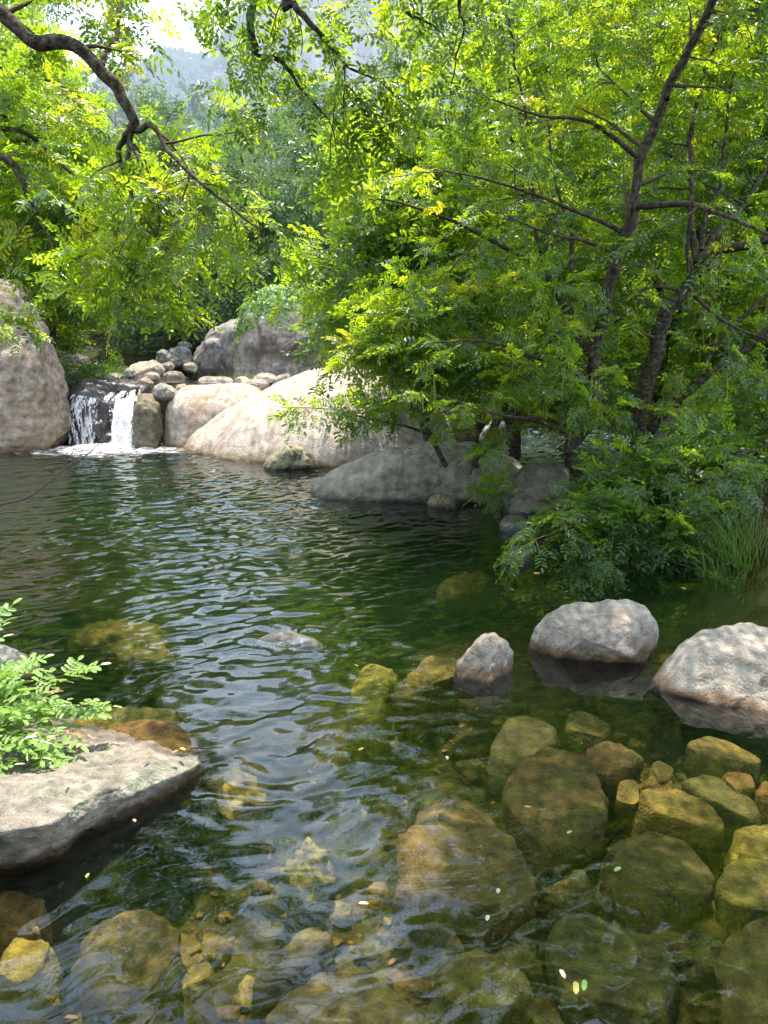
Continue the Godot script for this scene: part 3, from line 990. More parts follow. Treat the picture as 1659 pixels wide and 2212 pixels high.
	# behind
	boulder("boulder", "tall boulder with creeper over its top behind the pool", [512, 840, 513, 740, 520, 690, 552, 655, 600, 622, 650, 618, 700, 632, 760, 660, 800, 700, 806, 770, 800, 840], 22.5, 1.3, 2.0, "dry", Color(0.50, 0.435, 0.39), {"nt": 100, "np": 60, "e1": 0.55, "e2": 0.7, "amp": 0.16, "freq": 0.9, "hook": func(p: Vector3, _l: Vector3):
		var k: float = p.y - 1.95 - 0.35 * nz.get_noise_1d(p.x)
		if p.z > -22.3: p.z -= 0.45 * smoothstep(0.25, -0.3, k) * smoothstep(-3.9, -3.4, p.x)
		return p})
	boulder("boulder", "grey rounded boulder left of the creeper-covered one", [420, 800, 422, 765, 436, 740, 460, 712, 490, 695, 530, 690, 545, 740, 545, 820, 450, 822], 23.5, 0.8, 1.2, "dry", Color(0.36, 0.34, 0.33), {"amp": 0.12, "freq": 1.2, "e1": 0.65})
	boulder("boulder", "sunlit block of rock in the stream above the fall", [272, 800, 278, 788, 300, 778, 335, 780, 355, 792, 356, 812, 330, 826, 285, 824], 21.5, 0.45, 0.6, "dry", pink, {"amp": 0.07, "freq": 1.5, "e1": 0.55, "chops": [[Vector3(-0.2, 0.9, 0.4), 0.18]]})
	boulder("boulder", "long grey whaleback rock beside the stream above the fall", [140, 812, 150, 800, 180, 793, 205, 800, 225, 815, 228, 828, 150, 830], 20.5, 0.4, 0.7, "dry", Color(0.36, 0.36, 0.34), {"amp": 0.06, "e1": 0.6})
	boulder("boulder", "pale slab under the grass tuft above the fall", [215, 826, 228, 808, 255, 806, 275, 818, 280, 832], 20.0, 0.4, 0.6, "dry", pink, {"amp": 0.05, "e1": 0.6})
	boulder("boulder", "brown rock half hidden by leaves left above the fall", [120, 800, 128, 775, 150, 764, 185, 770, 195, 790, 190, 806], 21.5, 0.4, 0.6, "dry", Color(0.44, 0.36, 0.31), {"amp": 0.07})
	boulder("stone", "dark wet hump at the lip of the fall", [247, 834, 250, 822, 265, 815, 282, 820, 290, 832], 18.4, 0.25, 0.35, "wet", Color(0.06, 0.055, 0.055), {"amp": 0.04}, "wet_stone")
	boulder("stone", "brown slanted stone lying in the stream at the lip", [252, 842, 262, 828, 285, 824, 302, 836, 310, 848, 280, 852], 17.8, 0.25, 0.3, "dry", Color(0.34, 0.25, 0.18), {"amp": 0.04, "e1": 0.6})
	boulder("boulder", "brown rounded stone among the rocks beside the stream head", [352, 822, 354, 808, 372, 800, 392, 804, 400, 820, 392, 832], 20.0, 0.25, 0.35, "dry", Color(0.33, 0.27, 0.21), {"amp": 0.04})
	boulder("boulder", "square grey boulder on the bank under the dark trees", [362, 775, 365, 755, 388, 748, 412, 758, 420, 785, 400, 800, 370, 795], 24.5, 0.5, 0.7, "dry", Color(0.33, 0.33, 0.30), {"amp": 0.08, "e1": 0.5, "chops": [[Vector3(0.3, 0.5, 0.8), 0.35]]})
	boulder("boulder", "leaning grey slab on the bank under the dark trees", [335, 780, 338, 760, 352, 755, 372, 768, 385, 790, 375, 800, 350, 795], 24.0, 0.4, 0.5, "dry", Color(0.35, 0.34, 0.31), {"amp": 0.06, "e1": 0.5})
	boulder("stone", "small round stone on top of the bank boulders", [382, 748, 384, 740, 395, 737, 412, 741, 418, 752, 400, 757], 25.0, 0.25, 0.3, "dry", Color(0.33, 0.33, 0.30), {"amp": 0.04})
	for q in [
		[[292, 842, 298, 822, 316, 815, 332, 826, 330, 842], "reddish-brown stone leaning beside the lip of the fall", 17.6, Color(0.38, 0.29, 0.22)],
		[[308, 822, 314, 808, 332, 803, 346, 812, 344, 826], "angular tan stone behind the round perched one", 18.6, Color(0.44, 0.36, 0.29)],
		[[262, 812, 270, 798, 288, 796, 296, 808, 286, 816], "small grey stone standing in the stream head", 20.4, Color(0.36, 0.34, 0.31)],
		[[394, 800, 398, 786, 414, 782, 428, 792, 424, 806], "tan stone between the bank boulders and the stranded row", 20.6, Color(0.42, 0.35, 0.28)],
		[[346, 800, 350, 786, 366, 782, 378, 792, 372, 804], "weathered brown stone behind the stream head", 21.8, Color(0.36, 0.30, 0.24)],
		[[150, 838, 156, 826, 172, 822, 186, 830, 184, 842], "small dark stone wedged against the giant boulder at the lip", 17.6, Color(0.16, 0.145, 0.13)],
	]:
		boulder("stone", q[1], q[0], q[2], 0.2, 0.28, "dry", q[3], {"amp": 0.04, "freq": 3.0, "e1": 0.5, "e2": 0.6, "nt": 40, "np": 24, "cat": "stone", "chops": [[Vector3(rnd(-0.5, 0.5), 0.9, 0.4), 0.12], [Vector3(rnd(-1, 1), 0.3, 0.8), 0.16]]})
	# the row of stones stranded on top of the long boulder
	var row := [
		[[350, 862, 352, 838, 366, 830, 388, 848, 380, 868], "brown upright stone at the left end of the stranded row", 17.6],
		[[378, 848, 382, 832, 402, 828, 406, 845, 395, 852], "small reddish stone second in the stranded row", 17.9],
		[[424, 828, 430, 816, 460, 812, 505, 818, 508, 834, 480, 842, 436, 840], "longest flat stone in the stranded row", 18.6],
		[[450, 850, 458, 836, 480, 834, 498, 848, 490, 856], "low red stone in front of the longest flat stone", 17.6],
		[[505, 830, 510, 816, 530, 814, 548, 826, 545, 838, 515, 838], "blocky stone behind the middle of the stranded row", 18.8],
		[[518, 850, 530, 822, 560, 818, 582, 824, 580, 842, 555, 852], "largest block with a dark end in the stranded row", 18.2],
		[[540, 822, 560, 806, 595, 808, 600, 826, 560, 832], "pale stone half behind the largest block", 19.0],
		[[578, 846, 590, 828, 612, 820, 640, 830, 640, 846, 600, 852], "pale wedge at the right end of the stranded row", 18.4],
		[[498, 856, 505, 842, 525, 840, 535, 852, 520, 860], "small cracked stone before the largest block", 17.5],
		[[592, 826, 600, 812, 622, 806, 632, 822, 620, 832], "upright pale stone at the back of the stranded row", 19.0],
	]
	for r in row:
		boulder("stone", r[1], r[0], r[2], 0.22, 0.3, "dry", Color(0.46, 0.39, 0.32) * rnd(0.85, 1.1), {"amp": 0.035, "freq": 3.5, "e1": 0.5, "e2": 0.6, "nt": 40, "np": 24, "cat": "stone", "chops": [[Vector3(rnd(-0.5, 0.5), 0.9, 0.4), 0.12], [Vector3(rnd(-1, 1), 0.3, 0.8), 0.17]]}, "granite", "stones stranded along the top of the long pale boulder")
	# beyond the tree, on the far side of the pool
	boulder("boulder", "pinkish block across the water seen between the small tree's stems", [895, 935, 905, 870, 925, 850, 990, 852, 1020, 880, 1030, 940, 1020, 965, 905, 965], 17.5, 0.7, 1.0, "dry", Color(0.48, 0.40, 0.36), {"amp": 0.08, "e1": 0.5, "e2": 0.6, "freq": 1.2})
	boulder("boulder", "white low rock at the water left of the pinkish block", [820, 965, 840, 925, 880, 918, 920, 935, 930, 960], 16.2, 0.4, 0.6, "dry", Color(0.52, 0.49, 0.46), {"amp": 0.06})
	boulder("boulder", "grey rock leaning on the pinkish block", [1000, 930, 1010, 850, 1040, 835, 1075, 850, 1085, 890, 1060, 930], 18.5, 0.6, 0.8, "dry", Color(0.42, 0.40, 0.38), {"amp": 0.09, "e1": 0.55})
	boulder("boulder", "pale wedge of rock sloping into the far water", [1030, 955, 1044, 925, 1066, 905, 1095, 915, 1140, 948, 1130, 965], 16.6, 0.4, 0.7, "dry", Color(0.45, 0.43, 0.41), {"amp": 0.04, "e1": 0.6, "chops": [[Vector3(0.4, 0.6, 0.7), 0.25]]})
	boulder("boulder", "sunlit slab edge at the waterline behind the low shaded boulder", [1010, 985, 1030, 962, 1060, 968, 1120, 996, 1140, 1015, 1060, 1010], 12.4, 0.3, 0.5, "dry", Color(0.48, 0.43, 0.38), {"amp": 0.03})
	boulder("boulder", "large grey sloping boulder behind the right tree", [1400, 960, 1412, 880, 1450, 850, 1520, 845, 1560, 880, 1600, 940, 1580, 990, 1420, 990], 13.0, 0.8, 1.4, "dry", Color(0.35, 0.335, 0.32), {"amp": 0.1, "e1": 0.6})
	boulder("boulder", "grey boulder at the right edge behind the bushes", [1580, 960, 1590, 920, 1630, 905, 1700, 915, 1740, 980, 1640, 1010], 11.5, 0.6, 0.9, "dry", Color(0.38, 0.35, 0.33), {"amp": 0.08})
	boulder("boulder", "ridged brown rock above the sunlit ferns at the right edge", [1560, 1000, 1600, 960, 1660, 940, 1720, 990, 1680, 1020, 1590, 1020], 10.5, 0.4, 0.6, "dry", Color(0.40, 0.34, 0.30), {"amp": 0.08})
	near_rock()

func near_rock() -> void:      # the flat-topped rock at the left: rings from the bed up to the middle of its top
	var rings_ := [
		[[-420, 1990, -0.55], [60, 1900, -0.55], [200, 1840, -0.55], [330, 1770, -0.55], [420, 1700, -0.55], [450, 1640, -0.55], [360, 1560, -0.55], [180, 1530, -0.55], [-100, 1540, -0.55], [-500, 1600, -0.55]],
		[[-420, 1935, -0.02], [50, 1876, -0.02], [190, 1804, -0.02], [318, 1744, -0.02], [412, 1688, -0.02], [438, 1652, -0.02], [385, 1610, -0.02], [200, 1580, -0.02], [-100, 1580, -0.02], [-500, 1640, -0.02]],
		[[-420, 1850, 0.16], [62, 1812, 0.15], [186, 1757, 0.14], [308, 1706, 0.10], [404, 1664, 0.065], [430, 1644, 0.05], [390, 1622, 0.03], [240, 1596, 0.03], [-60, 1600, 0.03], [-500, 1640, 0.05]],
		[[-420, 1800, 0.30], [62, 1788, 0.225], [180, 1727, 0.20], [300, 1676, 0.145], [396, 1644, 0.085], [424, 1637, 0.06], [385, 1630, 0.06], [250, 1608, 0.085], [-60, 1612, 0.1], [-500, 1650, 0.15]],
		[[-300, 1740, 0.33], [40, 1730, 0.25], [120, 1705, 0.22], [230, 1668, 0.175], [320, 1645, 0.125], [340, 1640, 0.115], [310, 1634, 0.11], [200, 1620, 0.13], [0, 1625, 0.15], [-350, 1670, 0.25]],
	]
	var nt := 280
	var sub := 16
	var curves := []
	for r in rings_:
		var w := []
		for p in r: w.append(on(p[0], p[1], p[2]))
		var c := []
		for k in nt:
			var f := float(k) / nt * w.size()
			var i := int(f)
			var s: int = w.size()
			c.append(w[i % s].cubic_interpolate(w[(i + 1) % s], w[(i + s - 1) % s], w[(i + 2) % s], f - i))
		curves.append(c)
	var mb := MB.new()
	var mid := Vector3.ZERO
	for p in curves[-1]: mid += p / nt
	var rows := 0
	for j in rings_.size():
		var last := j == rings_.size() - 1
		for s in sub:
			var f := float(s) / sub
			for k in nt:
				var p: Vector3
				if last: p = curves[j][k].lerp(mid, f)
				else: p = curves[j][k].lerp(curves[j + 1][k], f)
				mb.v.append(p)
			rows += 1
	for pass_ in 1:      # soften the edges between the rings
		var old := mb.v.duplicate()
		for j in range(1, rows - 1):
			for k in nt: mb.v[j * nt + k] = old[j * nt + k] * 0.5 + old[(j - 1) * nt + k] * 0.25 + old[(j + 1) * nt + k] * 0.25
	mb.grid(nt, rows, 0, true)
	mb.outward()
	var n := mb.normals()
	for k in mb.v.size():
		var p := mb.v[k]
		var a := 0.024 * nz.get_noise_3d(p.x * 5, p.y * 5, p.z * 5) + 0.009 * nc.get_noise_3d(p.x * 17, p.y * 17, p.z * 17) + 0.03 * nz.get_noise_3d(p.x * 1.9, p.y * 1.9, p.z * 1.9)
		var crack := absf(p.x + 1.34 + 0.5 * (p.z + 3.05) + 0.05 * nz.get_noise_1d(p.y * 8))
		a -= 0.045 * sm(0.045, 0.0, crack) * sm(0.9, 0.6, n[k].y)
		mb.v[k] = p + n[k] * a
	n = paint(mb, "lichen", Color(0.27, 0.25, 0.225))
	for k in mb.v.size():
		if n[k].y > 0.8: mb.c[k] = mb.c[k].lerp(Color(0.25, 0.222, 0.195) * (1.0 + 0.2 * nz.get_noise_3d(mb.v[k].x * 9, 0, mb.v[k].z * 9)), 0.6)
	tag(put("boulder", mb.mesh(M.near_granite, n)), "flat-topped lichen-spotted rock in the left foreground", "boulder")


# ------------------------------------------------------------------ the stones under water
func build_bed_stones() -> void:
	var ol := Color(0.27, 0.235, 0.06)
	var br := Color(0.23, 0.155, 0.07)
	var dk := Color(0.13, 0.125, 0.05)
	var ye := Color(0.46, 0.37, 0.09)
	var L := [
		["large brown pointed stone under water in the centre foreground", [850, 1880, 880, 1790, 940, 1742, 1005, 1728, 1045, 1760, 1085, 1830, 1150, 1900, 1165, 1950, 1060, 1975, 950, 1970, 870, 1930], -0.10, 0.5, br, {"e1": 0.9, "amp": 0.06, "freq": 3.0, "chops": [[Vector3(0.5, 0.7, 0.3), 0.2], [Vector3(-0.5, 0.75, 0.4), 0.2]]}],
		["broad dark brown stone under water right of the pointed one", [1085, 1720, 1130, 1660, 1210, 1618, 1262, 1640, 1300, 1700, 1318, 1770, 1290, 1815, 1200, 1830, 1110, 1800], -0.14, 0.5, Color(0.19, 0.135, 0.06), {"amp": 0.05, "freq": 3.0}],
		["dark green slab tilted under water near the small pale cone", [1045, 1660, 1075, 1590, 1105, 1556, 1160, 1566, 1205, 1590, 1200, 1620, 1140, 1670, 1080, 1700], -0.22, 0.35, dk, {"amp": 0.02, "e1": 0.35}],
		["thick golden slab with a black shaded front edge", [1352, 1752, 1392, 1720, 1450, 1728, 1520, 1752, 1568, 1790, 1560, 1816, 1480, 1792, 1400, 1772], -0.14, 0.34, Color(0.36, 0.27, 0.075), {"amp": 0.018, "e1": 0.3, "e2": 0.35}],
		["long green-grey slab behind the thick golden slab", [1464, 1702, 1490, 1688, 1540, 1692, 1600, 1720, 1652, 1755, 1652, 1788, 1590, 1770, 1510, 1738], -0.17, 0.28, Color(0.22, 0.21, 0.075), {"amp": 0.015, "e1": 0.3, "e2": 0.35}],
		["pale flat slab farthest back on the right of the shallows", [1476, 1620, 1510, 1600, 1560, 1606, 1642, 1640, 1636, 1678, 1570, 1668, 1510, 1646], -0.14, 0.26, Color(0.34, 0.27, 0.10), {"amp": 0.015, "e1": 0.35, "e2": 0.4}],
		["brown stone with a broken pinkish end", [1255, 1650, 1290, 1618, 1345, 1614, 1392, 1628, 1376, 1662, 1330, 1678, 1280, 1672], -0.13, 0.26, Color(0.30, 0.19, 0.09), {"amp": 0.03, "freq": 6.0, "e1": 0.45}],
		["large round dark stone in the right foreground shallows", [1290, 1880, 1330, 1830, 1400, 1808, 1470, 1822, 1530, 1870, 1545, 1930, 1500, 1975, 1400, 1985, 1310, 1950], -0.20, 0.45, Color(0.17, 0.14, 0.055), {"amp": 0.03, "freq": 2.0}],
		["bright yellow stone against the right edge of the shallows", [1566, 1840, 1590, 1802, 1640, 1796, 1720, 1812, 1740, 1860, 1680, 1890, 1600, 1884], -0.16, 0.3, ye, {"amp": 0.03, "freq": 5.0}],
		["olive stone below the bright yellow one", [1540, 1925, 1570, 1882, 1640, 1874, 1720, 1890, 1740, 1960, 1660, 1985, 1570, 1972], -0.18, 0.3, ol, {"amp": 0.03}],
		["wide moss-green slab at the lower right", [1185, 2040, 1230, 1985, 1310, 1975, 1400, 2010, 1452, 2080, 1470, 2180, 1420, 2260, 1270, 2270, 1200, 2160], -0.24, 0.4, Color(0.19, 0.185, 0.055), {"amp": 0.03, "freq": 2.0}],
		["big olive boulder under water in the lower right corner", [1555, 2110, 1590, 2030, 1660, 1990, 1760, 2010, 1800, 2200, 1700, 2300, 1590, 2260], -0.12, 0.45, Color(0.28, 0.22, 0.07), {"amp": 0.05, "freq": 2.5}],
		["yellow-green stone among sky reflections at the bottom", [945, 2140, 970, 2088, 1050, 2060, 1120, 2080, 1150, 2130, 1120, 2185, 1030, 2205, 970, 2190], -0.16, 0.3, ol, {"amp": 0.03}],
		["olive stone in front of the large pointed one", [915, 1985, 940, 1945, 1000, 1935, 1060, 1962, 1050, 2000, 980, 2015], -0.24, 0.26, Color(0.22, 0.19, 0.06), {"amp": 0.02}],
		["small amber cobble beside the olive stone", [955, 2048, 965, 2028, 990, 2022, 1008, 2040, 1000, 2056, 970, 2060], -0.2, 0.14, Color(0.30, 0.20, 0.06), {"amp": 0.01}],
		["pale brown rock face along the bottom edge", [560, 2230, 600, 2160, 700, 2125, 810, 2132, 900, 2175, 950, 2260, 800, 2330, 620, 2310], -0.10, 0.4, Color(0.36, 0.27, 0.11), {"amp": 0.04}],
		["long sloping olive stone in the lower middle", [530, 2150, 580, 2085, 660, 2030, 720, 2005, 752, 2020, 700, 2080, 620, 2140, 560, 2180], -0.16, 0.35, Color(0.28, 0.23, 0.08), {"amp": 0.03}],
		["bright yellow cobble near the bottom left", [392, 2130, 402, 2100, 430, 2088, 456, 2102, 464, 2134, 446, 2160, 412, 2162], -0.06, 0.25, Color(0.55, 0.42, 0.11), {"amp": 0.02, "freq": 8.0}],
		["large dark stone under water at the lower left", [165, 2130, 190, 2050, 250, 2000, 330, 1990, 385, 2040, 400, 2110, 340, 2190, 230, 2200], -0.16, 0.4, Color(0.20, 0.155, 0.06), {"amp": 0.04}],
		["orange stone at the left edge below the flat-topped rock", [-60, 2010, -40, 1962, 40, 1950, 110, 1970, 122, 2010, 60, 2040], -0.12, 0.3, Color(0.40, 0.24, 0.08), {"amp": 0.03}],
		["yellow-green stone in the lower left corner", [-20, 2110, 30, 2050, 90, 2035, 128, 2060, 118, 2110, 40, 2150], -0.12, 0.3, Color(0.38, 0.31, 0.07), {"amp": 0.03}],
		["submerged green stone with a point in mid pool", [748, 1560, 762, 1490, 795, 1442, 835, 1440, 860, 1470, 838, 1530, 800, 1590, 765, 1596], -0.16, 0.5, Color(0.34, 0.32, 0.07), {"amp": 0.03, "e1": 0.45}],
		["ridge of rock running under water from the pale cone", [835, 1525, 880, 1470, 950, 1430, 995, 1435, 990, 1470, 930, 1500, 870, 1535], -0.10, 0.5, Color(0.30, 0.24, 0.07), {"amp": 0.05, "freq": 4.0}],
		["yellow weedy stone under the left of the sky reflection", [430, 1760, 465, 1712, 520, 1700, 565, 1725, 560, 1770, 490, 1800], -0.22, 0.3, ye, {"amp": 0.07, "freq": 6.0, "e1": 1.0, "e2": 1.0, "hump": 0.8, "chops": []}],
		["yellow weedy stone under the ripples in the lower centre", [610, 1920, 640, 1880, 690, 1876, 716, 1905, 700, 1945, 640, 1962], -0.22, 0.3, Color(0.40, 0.36, 0.07), {"amp": 0.07, "freq": 6.0, "e1": 1.0, "e2": 1.0, "hump": 0.8, "chops": []}],
		["golden submerged stone near the left shore", [140, 1395, 170, 1362, 260, 1352, 350, 1368, 360, 1400, 240, 1412], -0.62, 0.4, Color(0.42, 0.36, 0.08), {"amp": 0.08, "freq": 3.0, "e1": 1.0, "e2": 1.0, "hump": 0.5, "chops": []}],
		["golden submerged stone nearer the mid-pool grey stone", [230, 1425, 290, 1392, 360, 1398, 370, 1425, 300, 1440], -0.55, 0.4, Color(0.42, 0.36, 0.08), {"amp": 0.06, "freq": 4.0, "e1": 1.0, "e2": 1.0, "hump": 0.5, "chops": []}],
		["long sunlit yellow stone deep under the dark water", [925, 1300, 960, 1272, 1020, 1258, 1065, 1250, 1060, 1275, 1000, 1296], -0.38, 0.5, Color(0.42, 0.36, 0.08), {"amp": 0.05, "freq": 4.0, "e1": 1.0, "e2": 1.0, "hump": 0.5, "chops": []}],
		["wet brown shelf sloping off behind the flat-topped rock", [120, 1640, 180, 1590, 300, 1575, 400, 1590, 440, 1625, 420, 1660, 300, 1650], 0.035, 0.5, Color(0.24, 0.15, 0.06), {"amp": 0.02, "e1": 0.7, "e2": 0.8}],
		["olive ledge under water behind the wet brown shelf", [130, 1600, 180, 1560, 300, 1548, 400, 1560, 430, 1590, 300, 1600], -0.08, 0.5, Color(0.36, 0.31, 0.06), {"amp": 0.03}],
		["rounded amber cobble left of the golden slab", [1330, 1735, 1340, 1700, 1372, 1698, 1385, 1720, 1376, 1748], -0.16, 0.22, Color(0.44, 0.31, 0.09), {"amp": 0.02}],
		["flat amber cobble touching the golden slab", [1388, 1712, 1400, 1692, 1440, 1690, 1466, 1716, 1440, 1730], -0.18, 0.2, Color(0.44, 0.29, 0.10), {"amp": 0.02}],
		["round olive cobble above the golden slab", [1404, 1680, 1412, 1660, 1440, 1654, 1458, 1672, 1446, 1696, 1418, 1700], -0.14, 0.25, Color(0.26, 0.21, 0.06), {"amp": 0.015}],
		["orange oblong cobble behind the long green-grey slab", [1545, 1690, 1570, 1676, 1620, 1690, 1632, 1712, 1600, 1722], -0.15, 0.2, Color(0.42, 0.27, 0.09), {"amp": 0.015}],
		["orange block at the right edge of the shallows", [1620, 1735, 1640, 1705, 1690, 1700, 1720, 1735, 1690, 1765], -0.15, 0.25, Color(0.42, 0.25, 0.07), {"amp": 0.03}],
		["small upright olive cobble right of the pointed stone", [1228, 1925, 1232, 1895, 1262, 1890, 1272, 1920, 1255, 1942], -0.18, 0.22, Color(0.26, 0.22, 0.06), {"amp": 0.01}],
		["dull green stone near the mid shallows", [880, 1770, 895, 1728, 935, 1718, 965, 1738, 930, 1775], -0.25, 0.3, Color(0.20, 0.22, 0.06), {"amp": 0.02}],
		["rounded olive stone under the whitish boulder's reflection", [1215, 1590, 1230, 1555, 1280, 1545, 1325, 1570, 1300, 1605, 1250, 1610], -0.22, 0.3, Color(0.24, 0.20, 0.06), {"amp": 0.03}],
		["dark green stone low in the right shallows", [1500, 2110, 1510, 2060, 1560, 2050, 1580, 2090, 1560, 2130], -0.25, 0.3, Color(0.19, 0.18, 0.05), {"amp": 0.02}],
	]
	for s in L:
		var o: Dictionary = s[5]
		if not o.has("freq"): o["freq"] = 3.0
		plan_stone("bed_stone", s[0], s[1], s[2] * 0.9, s[3] * 0.55 + 0.06, "bed", s[4], o)
	# cobbles, each a thing; gravel as one mass
	var shapes := []
	for k in 6:
		var mb := MB.new()
		blob(mb, Transform3D(Basis(Vector3.RIGHT, Vector3.FORWARD, Vector3.UP), Vector3.ZERO), [Vector2(1, 0.1), Vector2(0.6, 0.75), Vector2(-0.4, 0.8), Vector2(-1, 0.1), Vector2(-0.7, -0.7), Vector2(0.5, -0.7)], 0.55, 0.5, {"nt": 18, "np": 10, "amp": 0.3, "freq": 0.9, "seed": k * 17.0, "e1": 0.55, "chops": [[Vector3(0.6, 0.5, 0.4), 0.55], [Vector3(-0.7, 0.4, 0.3), 0.5], [Vector3(0.1, 0.2, 1), 0.5], [Vector3(0.2, 1, -0.1), 0.36], [Vector3(-0.3, 0.2, -1), 0.52]]})
		paint(mb, "bed", [Color(0.34, 0.27, 0.07), Color(0.24, 0.21, 0.06), Color(0.42, 0.30, 0.09), Color(0.20, 0.19, 0.055), Color(0.30, 0.20, 0.07), Color(0.44, 0.38, 0.10)][k])
		shapes.append(mb.mesh(M.bed_stone))
	var made := 0
	while made < 300:
		var px := rnd(1000, 1740) if rng.randf() < 0.8 else rnd(-60, 900)
		var py := rnd(1440, 2240)
		if px < 850: py = rnd(1780, 2240)
		var p := on(px, py, -0.42)
		p.y = ground(p.x, p.z) + 0.02
		if p.y < -0.85: continue
		var o := put("cobble", shapes[made % 6])
		var s := rnd(0.03, 0.09) if made % 5 else rnd(0.09, 0.17)
		o.transform = Transform3D(Basis(Vector3.UP, rnd(0, TAU)).scaled(Vector3(s, s * rnd(0.6, 1.0), s * rnd(0.7, 1.1))), p)
		tag(o, "fist-sized cobble among many lying on the olive stream bed", "cobble", "loose cobbles on the stream bed")
		made += 1
	var pebbles := []
	for k in 7000:
		var p := Vector3(rnd(-2.6, 3.2), 0, rnd(-6.2, -1.2))
		p.y = ground(p.x, p.z)
		if p.y < -0.95 or nz.get_noise_2d(p.x * 1.4, p.z * 1.4 + 70) < -0.15: continue
		var s := rnd(0.007, 0.026)
		pebbles.append(Transform3D(Basis(Vector3.UP, rnd(0, TAU)).scaled(Vector3(s, s * 0.7, s)), p))
	var sunk := MB.new()
	leaflet(sunk, Vector3(-0.5, 0, 0), Vector3.RIGHT, Vector3.UP, 1.0, 0.45)
	var lie := []
	for k in 520:
		var p := Vector3(rnd(-2.4, 3.0), 0, rnd(-5.6, -1.4))
		p.y = ground(p.x, p.z) + 0.02
		if p.y < -0.8 or nz.get_noise_2d(p.x * 1.1 + 9, p.z * 1.1) < -0.05: continue
		lie.append(Transform3D(frame_along(Vector3(rnd(-1, 1), rnd(-0.2, 0.2), rnd(-1, 1)).normalized(), 0.4).scaled_local(Vector3.ONE * rnd(0.03, 0.06)), p))
	tag(copies("sunken_leaves", sunk.mesh(M.fallen_brown), lie), "brown leaves sunk among the gravel of the stream bed")
	var g := copies("gravel", shapes[2], pebbles)
	tag(g, "yellowish gravel scattered over the stream bed")


